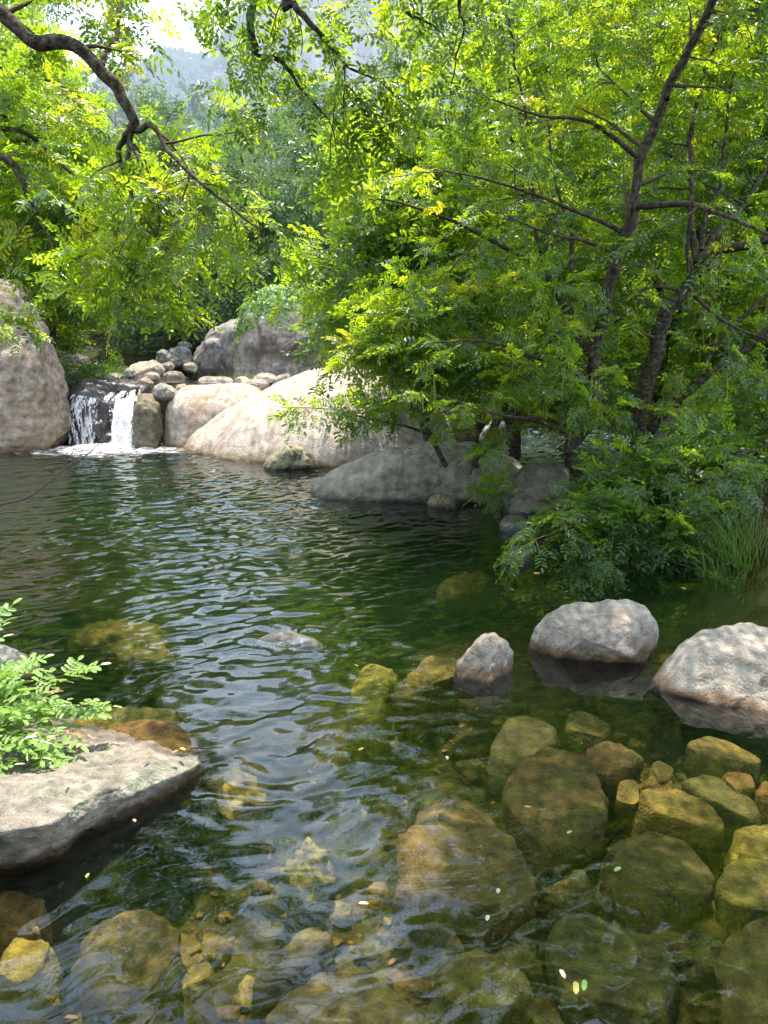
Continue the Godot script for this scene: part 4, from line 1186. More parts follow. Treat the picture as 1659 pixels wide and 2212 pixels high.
# ------------------------------------------------------------------ the near and middle trees
func build_trees() -> void:
	var W := ["wing_a", "wing_b", "wing_c", "wing_a", "wing_b", "wing_c", "wing_a", "wing_b", "wing_c", "wing_o"]
	var Mi := ["mid_a", "mid_b", "mid_c"]
	# A: the many-stemmed tree on the right bank
	var t := tree("wingnut_tree", "large many-stemmed tree with bowed trunks on the right bank", at(1272, 1070, 9.4), W)
	t.thin = 0.45
	limb(t, "trunk", path([1272, 1090, 9.4, 1262, 1040, 9.4, 1236, 995, 9.4, 1240, 950, 9.4, 1282, 905, 9.4, 1285, 850, 9.4, 1284, 760, 9.4, 1300, 690, 9.3, 1320, 600, 9.2, 1335, 560, 9.1, 1352, 500, 9.0, 1362, 445, 8.9, 1385, 350, 8.8, 1425, 240, 8.7, 1475, 130, 8.5, 1540, 0, 8.2, 1600, -150, 8.0, 1640, -350, 7.6]), 0.13, 0.035, {"every": 0.34, "from": 0.35, "len": 1.2, "behind": true})
	var ol := {"every": 0.26, "from": 0.3, "len": 1.0, "sag": 0.05, "behind": true}
	limb(t, "limb", path([1283, 850, 9.4, 1262, 818, 9.2, 1229, 789, 9.0, 1143, 767, 8.7, 1069, 740, 8.4, 990, 735, 8.2]), 0.06, 0.012, ol)
	limb(t, "limb", path([1283, 780, 9.4, 1229, 690, 9.6, 1199, 625, 9.7, 1172, 560, 9.8, 1149, 450, 9.8, 1144, 325, 9.7, 1129, 225, 9.6, 1100, 60, 9.4]), 0.06, 0.015, ol)
	limb(t, "limb", path([1232, 700, 9.6, 1236, 510, 9.9, 1210, 441, 9.9, 1195, 370, 9.9, 1180, 240, 9.9]), 0.04, 0.012, ol)
	limb(t, "limb", path([1341, 500, 9.0, 1293, 477, 8.9, 1208, 441, 8.7, 1147, 417, 8.5, 1044, 385, 8.3, 960, 370, 8.1]), 0.035, 0.008, ol)
	limb(t, "limb", path([1329, 545, 9.1, 1257, 518, 8.9, 1190, 505, 8.7, 1100, 470, 8.5]), 0.03, 0.008, ol)
	limb(t, "limb", path([1385, 345, 8.8, 1279, 265, 8.6, 1169, 250, 8.3, 1060, 215, 8.0]), 0.035, 0.008, ol)
	limb(t, "limb", path([1366, 445, 8.9, 1430, 442, 8.7, 1492, 441, 8.5, 1530, 456, 8.3, 1590, 477, 8.0, 1680, 515, 7.7]), 0.05, 0.014, ol)
	limb(t, "limb", path([1492, 441, 8.5, 1485, 520, 8.6, 1488, 590, 8.7]), 0.025, 0.02, {"every": 0.0})
	limb(t, "limb", path([1180, 580, 9.8, 1119, 550, 9.6, 1044, 510, 9.3, 959, 470, 9.0, 849, 435, 8.8, 790, 430, 8.7]), 0.045, 0.008, ol)
	limb(t, "limb", path([1270, 930, 9.4, 1180, 905, 8.8, 1100, 900, 8.4, 1020, 880, 8.2]), 0.035, 0.008, ol)
	limb(t, "limb", path([1440, 215, 8.6, 1520, 60, 8.8, 1660, 15, 9.0]), 0.04, 0.015, ol)
	for q in [[1250, 60, 10.2, 2.0, 0.9, 1.2, 260], [1060, 340, 10.8, 1.2, 0.9, 1.0, 200], [1250, 350, 10.8, 1.3, 0.9, 1.0, 180], [1000, 610, 9.8, 1.1, 0.5, 0.7, 200], [900, 700, 9.6, 0.75, 0.4, 0.6, 180], [1180, 640, 8.8, 0.7, 0.4, 0.5, 60], [1120, 800, 8.8, 0.6, 0.3, 0.5, 90], [1290, 830, 8.4, 0.5, 0.35, 0.4, 70], [1500, 230, 10.6, 1.2, 0.9, 0.8, 130], [920, 820, 9.6, 0.5, 0.22, 0.4, 80], [930, 590, 12.0, 1.2, 0.4, 0.8, 200]]:
		lobe(t, at(q[0], q[1], q[2]), Vector3(q[3], q[4], q[5]), q[6])
	t.thin = 0.2
	lobe(t, Vector3(1.9, 7.0, -11.2), Vector3(1.7, 1.5, 1.7), 420, 1.1, -0.1, 0.9)
	lobe(t, Vector3(4.3, 7.6, -8.4), Vector3(3.0, 1.2, 3.0), 650, 1.1, 0.0, 0.8)
	catkins(t, 160)
	finish(t, 200)
	# B: stems leaning out to the right
	t = tree("wingnut_tree", "leaning double-trunked tree at the right edge of the bank", at(1384, 960, 10.2), W)
	t.thin = 0.48
	limb(t, "trunk", path([1380, 980, 10.2, 1384, 884, 10.1, 1419, 757, 10.0, 1438, 678, 9.9, 1476, 631, 9.8, 1501, 593, 9.7, 1542, 555, 9.6, 1560, 540, 9.5, 1659, 517, 9.2, 1760, 470, 9.0]), 0.14, 0.05, {"every": 0.35, "from": 0.4, "len": 1.0, "behind": true})
	limb(t, "limb", path([1501, 597, 9.7, 1503, 555, 9.8, 1492, 441, 9.9, 1490, 340, 10.0, 1510, 200, 10.0, 1560, 50, 10.0]), 0.06, 0.02, ol)
	limb(t, "limb", path([1507, 570, 9.7, 1542, 514, 9.9, 1586, 469, 10.0, 1640, 390, 10.1, 1720, 280, 10.2]), 0.06, 0.02, ol)
	limb(t, "limb", path([1515, 540, 9.8, 1530, 450, 9.9, 1560, 380, 10.0, 1580, 180, 10.0, 1640, 60, 10.0]), 0.04, 0.015, ol)
	limb(t, "limb", path([1400, 940, 10.2, 1429, 900, 10.1, 1514, 825, 9.9, 1600, 762, 9.7, 1659, 715, 9.5, 1760, 640, 9.3]), 0.09, 0.04, {"every": 0.4, "from": 0.4, "len": 0.9, "behind": true})
	limb(t, "limb", path([1510, 828, 9.9, 1519, 800, 9.9, 1559, 730, 9.9, 1659, 635, 9.8, 1750, 560, 9.8]), 0.05, 0.025, ol)
	limb(t, "limb", path([1476, 631, 9.8, 1420, 618, 9.6, 1360, 640, 9.4, 1300, 660, 9.2]), 0.035, 0.01, ol)
	limb(t, "limb", path([1500, 640, 9.7, 1560, 690, 9.4, 1620, 720, 9.1, 1680, 740, 8.9]), 0.035, 0.01, ol)
	for q in [[1560, 250, 11.4, 1.5, 1.1, 0.9, 200], [1600, 60, 11.0, 1.6, 0.9, 1.1, 160], [1600, 640, 10.6, 0.9, 0.6, 0.6, 90], [1460, 900, 9.0, 0.6, 0.3, 0.4, 70], [1600, 850, 9.9, 0.8, 0.4, 0.5, 90]]:
		lobe(t, at(q[0], q[1], q[2]), Vector3(q[3], q[4], q[5]), q[6])
	t.thin = 0.2
	lobe(t, Vector3(6.0, 8.4, -10.6), Vector3(3.0, 1.2, 2.6), 380, 1.1, 0.0, 0.8)
	catkins(t, 160)
	finish(t, 100)
	# C: the small one on the shaded boulder
	t = tree("wingnut_tree", "small forked tree growing from the low shaded boulder", at(998, 1075, 10.15), W)
	limb(t, "trunk", path([1000, 1085, 10.1, 984, 1050, 10.1, 962, 1005, 10.05, 944, 965, 10.0, 929, 935, 10.0]), 0.055, 0.04, {"every": 0.0})
	limb(t, "limb", path([929, 938, 10.0, 905, 905, 9.9, 893, 890, 9.8, 880, 840, 9.7, 850, 800, 9.5]), 0.032, 0.008, {"every": 0.24, "from": 0.4, "len": 0.55, "sag": 0.02, "up": 0.35})
	limb(t, "limb", path([931, 940, 10.0, 900, 928, 9.8, 875, 920, 9.6, 800, 905, 9.4, 720, 885, 9.2, 640, 880, 9.0]), 0.03, 0.005, {"every": 0.24, "from": 0.5, "len": 0.36, "sag": 0.02, "up": 0.2})
	limb(t, "trunk", path([1003, 1085, 10.1, 1019, 1020, 10.1, 1059, 940, 10.0, 1075, 905, 9.9, 1095, 880, 9.8, 1109, 840, 9.7, 1154, 765, 9.5, 1199, 725, 9.3]), 0.085, 0.03, {"every": 0.3, "from": 0.6, "len": 0.7, "sag": 0.02, "up": 0.3})
	limb(t, "limb", path([1078, 903, 9.9, 1110, 905, 9.7, 1149, 908, 9.5, 1199, 925, 9.3, 1260, 960, 9.0]), 0.035, 0.01, {"every": 0.3, "from": 0.4, "len": 0.45, "sag": 0.05, "up": 0.25})
	limb(t, "limb", path([1008, 1070, 10.1, 1022, 1000, 9.9, 1032, 950, 9.8, 1020, 900, 9.7]), 0.02, 0.006, {"every": 0.25, "from": 0.6, "len": 0.4, "sag": 0.0, "up": 0.4})
	for q in [[910, 775, 9.6, 0.7, 0.33, 0.6, 170], [820, 760, 9.6, 0.5, 0.25, 0.4, 90], [1110, 1050, 9.5, 0.42, 0.13, 0.3, 45], [720, 880, 9.2, 0.5, 0.10, 0.3, 34], [1020, 800, 9.4, 0.6, 0.3, 0.5, 110], [870, 880, 9.5, 0.25, 0.1, 0.3, 25]]:
		lobe(t, at(q[0], q[1], q[2]), Vector3(q[3], q[4], q[5]), q[6], 0.95)
	finish(t, 80)
	# D: the low branches drooping to the water
	t = tree("overhanging_shrub", "dark shrub of drooping branches touching the water on the right bank", at(1420, 1110, 8.6), ["wing_c", "wing_c", "wing_a"], "", "shrub")
	for q in [[1290, 1110, 1200, 1150], [1330, 1180, 1290, 1200], [1400, 1180, 1440, 1210], [1470, 1200, 1530, 1262], [1250, 1090, 1180, 1120], [1380, 1100, 1330, 1150], [1540, 1050, 1600, 1010], [1480, 1060, 1510, 1000]]:
		limb(t, "limb", path([1420, 1100, 8.6, (1420 + q[0]) / 2.0, minf(q[1], 1100) - 30, 8.1, q[0], q[1], 7.6, q[2], q[3], 7.1]), 0.03, 0.006, {"every": 0.2, "from": 0.2, "len": 0.6, "sag": 0.16})
	for q in [[1300, 1120, 7.7, 0.5, 0.24, 0.4, 140], [1420, 1150, 7.4, 0.55, 0.22, 0.4, 150], [1370, 1010, 8.2, 0.6, 0.3, 0.5, 120], [1490, 1020, 8.2, 0.7, 0.35, 0.5, 150], [1610, 980, 8.6, 0.7, 0.35, 0.5, 110]]:
		lobe(t, at(q[0], q[1], q[2]), Vector3(q[3], q[4], q[5]), q[6], 0.95, -0.3)
	finish(t, 120)
	# E: the crooked limb reaching in from the left
	t = tree("wingnut_tree", "tree on the left bank whose crooked dark limb reaches over the pool", Vector3(-6.4, 0.4, -5.0), W)
	limb(t, "trunk", smooth_path([Vector3(-6.4, 0.2, -5.0), Vector3(-6.1, 2.2, -5.1), Vector3(-5.6, 4.2, -5.4), Vector3(-5.0, 6.2, -5.8)], 4), 0.2, 0.1, {"every": 0.0})
	limb(t, "limb", path([-420, -60, 5.6, -200, -40, 5.8, -60, -20, 6.0, 0, 28, 6.0, 40, 72, 6.0, 72, 92, 6.0, 110, 92, 6.0, 150, 98, 6.0, 185, 125, 6.0, 215, 155, 6.0, 250, 190, 6.0, 272, 225, 6.0, 284, 262, 6.0, 282, 280, 6.0]), 0.075, 0.042, {"every": 0.8, "from": 0.5, "len": 0.6, "up": 0.3, "behind": true})
	limb(t, "limb", path([282, 276, 6.0, 298, 283, 6.0, 318, 270, 5.95, 338, 285, 5.9, 365, 325, 5.8, 390, 350, 5.7, 440, 400, 5.6, 500, 450, 5.5, 560, 500, 5.4]), 0.036, 0.006, {"every": 0.15, "from": 0.15, "len": 0.55, "sag": 0.06, "size": 0.85, "behind": true})
	limb(t, "limb", path([282, 276, 6.0, 272, 300, 6.0, 260, 320, 6.0, 262, 355, 6.0, 275, 395, 5.95, 290, 440, 5.9, 320, 485, 5.8, 345, 510, 5.7, 370, 545, 5.6]), 0.03, 0.006, {"every": 0.2, "from": 0.2, "len": 0.55, "sag": 0.06, "size": 0.85, "behind": true})
	limb(t, "limb", path([280, 300, 6.0, 290, 325, 5.9, 312, 360, 5.8, 340, 390, 5.7, 370, 420, 5.5, 420, 470, 5.3]), 0.018, 0.005, {"every": 0.2, "from": 0.2, "len": 0.5, "sag": 0.06, "size": 0.85, "behind": true})
	limb(t, "limb", path([290, 312, 6.0, 315, 345, 5.9, 318, 395, 5.9, 308, 445, 5.9]), 0.014, 0.005, {"every": 0.2, "from": 0.3, "len": 0.6})
	limb(t, "limb", path([212, 150, 6.0, 225, 120, 6.2, 250, 80, 6.4, 262, 20, 6.6, 270, -60, 6.8]), 0.03, 0.008, {"every": 0.2, "from": 0.3, "len": 0.3, "up": 0.4, "size": 0.8})
	for q in [[150, 40, 6.6, 0.7, 0.2, 0.4, 70], [340, 360, 6.6, 0.5, 0.25, 0.3, 45], [450, 410, 6.2, 0.45, 0.2, 0.3, 45], [240, 570, 6.3, 0.5, 0.22, 0.3, 55], [330, 650, 6.3, 0.3, 0.14, 0.2, 28]]:
		lobe(t, at(q[0], q[1], q[2]), Vector3(q[3], q[4], q[5]), q[6], 0.9)
	lobe(t, Vector3(-4.0, 3.4, 5.0), Vector3(4.2, 2.4, 1.4), 1300, 2.2, -0.4, 0.6)  # unseen leaves behind the viewer, added to block low sky light
	lobe(t, Vector3(-4.3, 5.6, 0.3), Vector3(2.6, 1.4, 2.4), 800, 1.9, -0.3, 0.6)  # unseen extra crown beside and behind the viewer, added to cut sky light
	lobe(t, Vector3(-4.4, 6.8, -6.2), Vector3(1.6, 0.8, 1.4), 220)
	finish(t, 160)
	# F: a second one behind it, lower
	t = tree("wingnut_tree", "leafy tree behind the crooked limb at the left edge", Vector3(-6.2, 0.4, -8.6), W)
	limb(t, "trunk", path([-330, 1080, 8.6, -300, 800, 8.6, -220, 500, 8.6, -160, 250, 8.5]), 0.16, 0.07, {"every": 0.0})
	limb(t, "limb", path([-250, 560, 8.6, -120, 400, 8.2, -20, 342, 8.0, 20, 350, 8.0, 45, 385, 8.0, 60, 420, 8.0, 88, 466, 8.0, 110, 520, 7.9]), 0.06, 0.015, {"every": 0.22, "from": 0.35, "len": 0.9})
	limb(t, "limb", path([-200, 400, 8.6, -60, 290, 8.8, 30, 280, 8.9, 90, 310, 9.0, 180, 400, 9.0, 250, 470, 9.0]), 0.05, 0.01, {"every": 0.22, "from": 0.3, "len": 1.0})
	limb(t, "limb", path([-180, 300, 8.5, -40, 150, 8.8, 60, 160, 9.2, 160, 200, 9.6]), 0.05, 0.01, {"every": 0.22, "from": 0.3, "len": 1.0})
	for q in [[0, 180, 9.0, 0.9, 0.7, 0.8, 170], [90, 440, 8.8, 1.2, 0.7, 0.8, 220], [200, 500, 9.2, 1.0, 0.6, 0.8, 200], [40, 560, 9.0, 0.7, 0.4, 0.6, 130], [260, 580, 9.4, 0.6, 0.35, 0.5, 80], [20, 690, 9.5, 0.25, 0.2, 0.2, 25]]:
		lobe(t, at(q[0], q[1], q[2]), Vector3(q[3], q[4], q[5]), q[6])
	finish(t, 60)
	# G: branches hanging in from above
	t = tree("wingnut_tree", "tree overhead whose thin dark branches hang across the sky gap", Vector3(4.4, 0.5, -3.4), ["wing_c", "wing_a", "wing_c", "wing_b"])
	limb(t, "trunk", smooth_path([Vector3(4.4, 0.2, -3.4), Vector3(4.0, 3.0, -3.6), Vector3(3.0, 5.4, -4.2), Vector3(1.6, 6.4, -4.9)], 4), 0.16, 0.08, {"every": 0.0})
	limb(t, "limb", smooth_path([Vector3(1.6, 6.4, -4.9), Vector3(0.5, 6.1, -5.2), Vector3(-0.6, 5.6, -5.4), at(548, -60, 5.5), at(545, 20, 5.5), at(546, 100, 5.5), at(555, 122, 5.5), at(600, 130, 5.5), at(635, 165, 5.5), at(660, 200, 5.5), at(700, 245, 5.5)], 4), 0.05, 0.006, {"every": 0.17, "from": 0.5, "len": 0.36, "size": 0.8, "up": -0.3, "sag": 0.2})
	limb(t, "limb", smooth_path([Vector3(1.6, 6.4, -4.9), Vector3(0.6, 5.7, -5.2), at(640, -40, 5.4), at(632, 8, 5.4), at(660, 40, 5.4), at(700, 80, 5.4), at(730, 118, 5.4), at(760, 150, 5.4), at(830, 180, 5.3)], 4), 0.04, 0.006, {"every": 0.17, "from": 0.5, "len": 0.36, "size": 0.8, "up": -0.3, "sag": 0.2})
	limb(t, "limb", path([742, 130, 5.4, 745, 190, 5.4, 742, 250, 5.4, 744, 300, 5.4]), 0.012, 0.004, {"every": 0.2, "from": 0.3, "len": 0.35, "sag": 0.3})
	limb(t, "limb", path([722, 112, 5.4, 725, 200, 5.4, 716, 290, 5.4]), 0.009, 0.004, {"every": 0.3, "from": 0.5, "len": 0.25, "sag": 0.3})
	limb(t, "limb", smooth_path([Vector3(1.6, 6.4, -4.9), at(990, -200, 5.0), at(870, -20, 5.2), at(880, 30, 5.2), at(905, 42, 5.2), at(940, 60, 5.2)], 4), 0.03, 0.006, {"every": 0.16, "from": 0.5, "len": 0.36, "size": 0.8, "sag": 0.2})
	limb(t, "limb", smooth_path([Vector3(1.6, 6.4, -4.9), at(1040, -120, 4.8), at(990, 0, 4.9), at(1000, 60, 4.9), at(985, 130, 4.9)], 4), 0.025, 0.005, {"every": 0.16, "from": 0.4, "len": 0.36, "size": 0.8, "sag": 0.2})
	lobe(t, Vector3(2.8, 6.5, -7.8), Vector3(2.2, 0.7, 1.4), 900, 1.25, 0.05, 0.7)
	lobe(t, Vector3(1.6, 6.2, -4.0), Vector3(2.4, 0.7, 1.1), 800, 1.25, 0.05, 0.7)
	lobe(t, Vector3(2.4, 6.3, -5.8), Vector3(2.0, 0.5, 0.9), 170, 1.25, 0.2, 0.8)
	lobe(t, Vector3(3.6, 3.4, 5.0), Vector3(4.2, 2.4, 1.4), 1300, 2.2, -0.4, 0.6)  # out-of-view foliage behind the eye, put in to keep low sky light out
	lobe(t, Vector3(1.2, 6.0, 0.2), Vector3(4.2, 0.9, 2.2), 1300, 1.9, -0.3, 0.6)  # unseen canopy over the viewer, added to darken the near bed and stones
	lobe(t, Vector3(3.5, 4.6, 1.5), Vector3(2.6, 1.2, 2.0), 700, 1.9, -0.3, 0.6)  # more unseen leaves behind the eye, added to shut out sky light
	for q in [[820, 210, 5.6, 0.35, 0.3, 0.3, 40], [640, 20, 5.6, 0.4, 0.10, 0.2, 22], [930, 60, 5.6, 0.4, 0.25, 0.3, 36], [500, 190, 5.6, 0.12, 0.3, 0.15, 22], [350, -10, 5.6, 0.15, 0.08, 0.2, 8]]:
		lobe(t, at(q[0], q[1], q[2]), Vector3(q[3], q[4], q[5]), q[6], 0.85, -0.4)
	finish(t, 200)
	# further trees of the valley
	var base := func(px: float, d: float) -> Vector3:
		var x := (px - CX) / F * d
		return Vector3(x, ground(x, -d), -d)
	wild_tree("wingnut_tree", "tall bright tree behind the right tree, left of its main stem", base.call(1120, 15.0), 8.5, 2.3, Mi, 1150, {"lobes": 13, "thr": 0.0, "low": 0.2, "catkins": 120})
	wild_tree("wingnut_tree", "bright tree whose pale tip leans over the creeper-covered boulder", base.call(960, 12.6), 5.8, 1.9, Mi, 1000, {"lobes": 10, "low": 0.45, "lean": Vector3(-0.12, 0, 0)})
	wild_tree("wingnut_tree", "tall bright tree seen between the right trunks", base.call(1390, 14.5), 9.5, 2.4, Mi, 1150, {"lobes": 13, "thr": 0.0, "low": 0.15, "catkins": 120})
	wild_tree("wingnut_tree", "bright tree filling the right edge behind the leaning trunks", base.call(1640, 13.5), 9.0, 2.3, Mi, 1150, {"lobes": 13, "thr": 0.0, "low": 0.12, "catkins": 120})
	wild_tree("wingnut_tree", "farther bright tree right of the mountain cliff", base.call(1230, 20.0), 12.0, 3.0, Mi, 1150, {"lobes": 13, "thr": 0.0, "low": 0.15})
	wild_tree("wingnut_tree", "farther tree high at the upper right", base.call(1500, 21.0), 13.0, 3.2, Mi, 1150, {"lobes": 13, "thr": 0.0, "low": 0.1})
	wild_tree("wingnut_tree", "leafy tree over the giant brown boulder on the left", base.call(40, 18.8), 7.5, 2.3, Mi, 1300, {"lobes": 11, "low": 0.3})
	wild_tree("wingnut_tree", "leafy tree hanging over the stream above the fall", base.call(118, 19.0), 7.0, 2.2, Mi, 1100, {"lobes": 12, "low": 0.28, "lean": Vector3(0.05, 0, 0.06)})
	wild_tree("wingnut_tree", "tree behind the giant boulder at the far left", base.call(-60, 19.0), 10.5, 3.0, Mi, 1400, {"lobes": 12, "low": 0.2})
	wild_tree("wingnut_tree", "second tree in the leafy wall on the left", base.call(70, 23.0), 9.0, 2.6, Mi, 1300, {"lobes": 12, "low": 0.15})
	var Fa := ["far_a", "far_b"]
	var far := [
		[400, 29, 7.0, 2.3, "dark rounded tree above the grey bank boulders"], [330, 33, 6.0, 2.3, "tree behind the one over the stream"], [470, 27, 5.0, 1.8, "low dark tree left of the creeper-covered boulder"],
		[560, 31, 6.0, 2.2, "shady tree directly above the creeper-covered boulder"], [650, 34, 9.5, 2.6, "upright grey-green tree in the middle of the valley"], [740, 30, 7.0, 2.4, "rounded pale green tree right of the valley middle"],
		[820, 36, 9.0, 2.6, "pale tree behind the bright leaning tip"], [230, 40, 7.5, 2.8, "tall tree on the left slope"], [100, 36, 12.0, 3.5, "broad tree on the far left slope"], [-60, 30, 12.0, 3.5, "large tree beyond the left edge"],
		[540, 44, 9.0, 3.0, "light green tree low on the middle slope"], [700, 48, 10.0, 3.0, "light green tree on the middle slope right of centre"], [420, 52, 9.0, 3.0, "grey-green tree on the middle slope left of centre"],
		[900, 44, 11.0, 3.2, "tree on the slope behind the right bank"], [1050, 38, 13.0, 3.4, "tall tree behind the right bank"], [1300, 36, 14.0, 3.6, "tall tree far behind the right tree"], [1600, 34, 14.0, 3.8, "tall tree beyond the right edge"],
	]
	for q in far: wild_tree("broadleaf_tree", q[4], base.call(q[0], q[1]), q[2], q[3], Fa, 420, {"lobes": 10, "low": 0.15, "size": 1.1})
	var pines := [[470, 60, 8.0], [520, 66, 9.0], [575, 72, 8.5], [610, 58, 8.0], [660, 64, 9.5], [720, 70, 9.0], [770, 60, 9.0], [830, 66, 10.0], [880, 58, 10.0], [930, 72, 10.0], [390, 70, 8.0], [340, 78, 8.5], [440, 84, 9.0], [500, 92, 9.0], [560, 96, 9.0], [640, 90, 10.0], [700, 98, 10.0], [780, 88, 10.0], [850, 95, 11.0], [920, 100, 11.0], [980, 84, 11.0], [290, 92, 9.0], [1040, 92, 11.0], [240, 80, 9.0]]
	for q in pines: pine("bluish pine standing with others on the hazy slope", base.call(q[0], q[1]), q[2])
	var scrub := []      # undergrowth of the slope
	for k in 2600:
		var z := -rnd(25, 120)
		var x := rnd(-0.55, 0.55) * -z
		if nz.get_noise_2d(x * 0.12, z * 0.12) < -0.25: continue
		var d := Vector3(rnd(-1, 1), rnd(0.3, 1.2), rnd(-1, 1)).normalized()
		scrub.append(Transform3D(frame_along(d, 0.6).scaled_local(Vector3.ONE * rnd(1.2, 2.6)), Vector3(x, ground(x, z) + rnd(0, 0.5), z)))
	tag(copies("undergrowth", sprays.far_b[0], scrub), "mixed green undergrowth covering the wooded slope")
	scrub = []
	for k in 1500:
		var left := rng.randf() < 0.45
		var z := rnd(-22, -8)
		var x := rnd(-12, -7.2) if left else rnd(4.5, 11)
		var y := ground(x, z)
		if y < 0.25: continue
		var d := Vector3(rnd(-1, 1), rnd(0.2, 1.0), rnd(-1, 1)).normalized()
		scrub.append(Transform3D(frame_along(d, 0.6).scaled_local(Vector3.ONE * rnd(0.7, 1.2)), Vector3(x, y + rnd(0, 0.5), z)))
	tag(copies("undergrowth", sprays.mid_c[0], scrub), "leafy undergrowth on both banks of the pool")


# ------------------------------------------------------------------ small plants and litter
func grass(label: String, at_: Vector3, n: int, h: float, spread: float, group := "") -> void:
	var mb := MB.new()
	for k in n:
		var p := Vector3(rnd(-1, 1), 0, rnd(-1, 1)) * spread * 0.5
		var out := (Vector3(p.x, 0, p.z).normalized() * 0.8 + rdir() * Vector3(1, 0, 1) * 0.7)
		var l := h * rnd(0.55, 1.15)
		var d := (Vector3.UP + out * rnd(0.1, 0.6)).normalized()
		var s := d.cross(rdir()).normalized()
		var w := rnd(0.003, 0.006)
		for j in 4:
			var q := p + d * l / 4
			var w2 := w * (1.0 - (j + 1) / 4.2)
			mb.tri(p - s * w, p + s * w, q + s * w2)
			mb.tri(p - s * w, q + s * w2, q - s * w2)
			p = q
			w = w2
			d = (d + out * 0.16 - Vector3.UP * 0.16).normalized()
	var o := put("grass_clump", mb.mesh(M.grass), self, at_)
	tag(o, label, "grass", group)

func build_plants() -> void:
	# the bush by the left rock: stems with every compound leaf its own part
	var root := on(-30, 1650, 0.1)
	var bush := thing("leafy_bush", "sunlit bush with reddish young leaf tips at the left edge", "bush", root)
	var lm := []
	for k in 8:
		var mb := MB.new()
		compound_leaf(mb, Vector3.ZERO, Basis.IDENTITY, rnd(0.10, 0.14), 3 + k % 2, 0.055, 0.024)
		lm.append(mb.mesh(M.bush_green if k < 6 else M.bush_red))
	var tips := [[70, 1430, 3.6], [180, 1440, 3.5], [215, 1512, 3.5], [150, 1560, 3.35], [120, 1610, 3.2], [60, 1520, 3.3], [20, 1480, 3.5], [10, 1590, 3.15], [90, 1490, 3.6], [0, 1660, 3.0], [20, 1700, 2.9], [30, 1440, 3.7], [0, 1335, 3.8], [120, 1520, 3.45], [40, 1560, 3.3], [-30, 1540, 3.2], [75, 1580, 3.2]]
	for q in tips:
		var tip := at(q[0] - 22, q[1] + 12, q[2])
		var foot := root + Vector3(rnd(-0.15, 0.0), 0, rnd(-0.1, 0.1))
		var pts := smooth_path([foot, foot.lerp(tip, 0.5) + Vector3(-0.04, 0.10, 0), tip], 5)
		var mb := MB.new()
		var l := []
		for p in pts: l.append(p - root)
		tube(mb, l, 0.005, 0.0015, 4)
		put("stem", mb.mesh(M.twig), bush)
		for k in range(5, l.size()):
			for s in 1 + k % 2:
				var d: Vector3 = (l[k] - l[k - 1]).normalized()
				var side := d.cross(Vector3.UP).normalized() * (1 if s == 0 else -1)
				var young := k == l.size() - 1 and rng.randf() < 0.22
				var leaf := put("leaf", lm[rng.randi_range(6, 7) if young else rng.randi_range(0, 5)], bush)
				leaf.transform = Transform3D(frame_along((d * rnd(0.5, 1.0) + side * rnd(0.5, 1.0) + Vector3.UP * rnd(-0.2, 0.4)).normalized(), 0.5).scaled_local(Vector3.ONE * rnd(0.8, 1.15)), l[k])
		var end := put("leaf", lm[rng.randi_range(0, 6)], bush)
		end.transform = Transform3D(frame_along((l[-1] - l[-2]).normalized(), 0.4), l[-1])
	# bare twig over the water on the left
	var tw := thing("dead_twig", "bare dead twig sticking out over the water at the left", "twig", at(-40, 1105, 5.0))
	var draw := [[[-60, 1105, 5.0, 0, 1090, 5.0, 50, 1078, 5.0, 90, 1055, 5.0, 140, 1012, 5.05, 185, 985, 5.1, 212, 960, 5.1], 0.011, 0.003], [[-60, 1120, 5.0, 20, 1106, 5.0, 60, 1112, 5.0], 0.006, 0.002], [[128, 1022, 5.05, 155, 980, 5.1, 158, 966, 5.1], 0.004, 0.0015], [[150, 1004, 5.05, 172, 985, 5.1, 200, 978, 5.1], 0.004, 0.0015], [[50, 1078, 5.0, 85, 1080, 5.0, 110, 1066, 5.0], 0.004, 0.0015]]
	for q in draw:
		var mb := MB.new()
		var l := []
		for p in path(q[0]): l.append(p - tw.position)
		tube(mb, l, q[1], q[2], 5)
		put("stem" if q == draw[0] else "side_shoot", mb.mesh(M.dead_wood), tw)
	# grasses
	grass("bright grass tuft behind the stranded row of stones", at(510, 818, 20.2) - Vector3(0, 0.12, 0), 220, 0.42, 0.9)
	grass("second bright grass tuft right of the first behind the stones", at(555, 822, 20.0) - Vector3(0, 0.12, 0), 160, 0.36, 0.7)
	grass("yellow-green grass tuft on the pale slab above the fall", at(240, 812, 19.8) - Vector3(0, 0.05, 0), 160, 0.35, 0.6)
	grass("tall grass at the right edge above the water", at(1640, 1200, 7.0) - Vector3(0, 0.05, 0), 320, 0.8, 0.7)
	grass("arching grass left of the tall grass on the right bank", at(1560, 1190, 7.4), 320, 0.6, 0.8)
	grass("shaded fine grass beneath the drooping shrub", at(1480, 1180, 7.8), 380, 0.55, 1.0)
	grass("sunlit fern-like tuft at the right edge below the ridged rock", at(1620, 1035, 9.4), 120, 0.5, 0.5)
	grass("grass by the tall right grass, nearer the water", at(1590, 1240, 6.9) - Vector3(0, 0.05, 0), 260, 0.55, 0.7)
	# creeper over the tall boulder
	var spots := []
	var lm2 := MB.new()
	leaflet(lm2, Vector3.ZERO, Vector3.RIGHT, Vector3.UP, 0.11, 0.09)
	leaflet(lm2, Vector3(0.02, 0.01, 0.05), Vector3(0.4, 0.1, 0.9).normalized(), Vector3.UP, 0.10, 0.08)
	leaflet(lm2, Vector3(-0.03, 0.01, -0.03), Vector3(0.2, -0.1, -0.95).normalized(), Vector3.UP, 0.10, 0.08)
	var big: MeshInstance3D = null
	for c in get_children():
		if c is MeshInstance3D and str(c.get_meta("label", "")).begins_with("tall boulder with creeper"): big = c
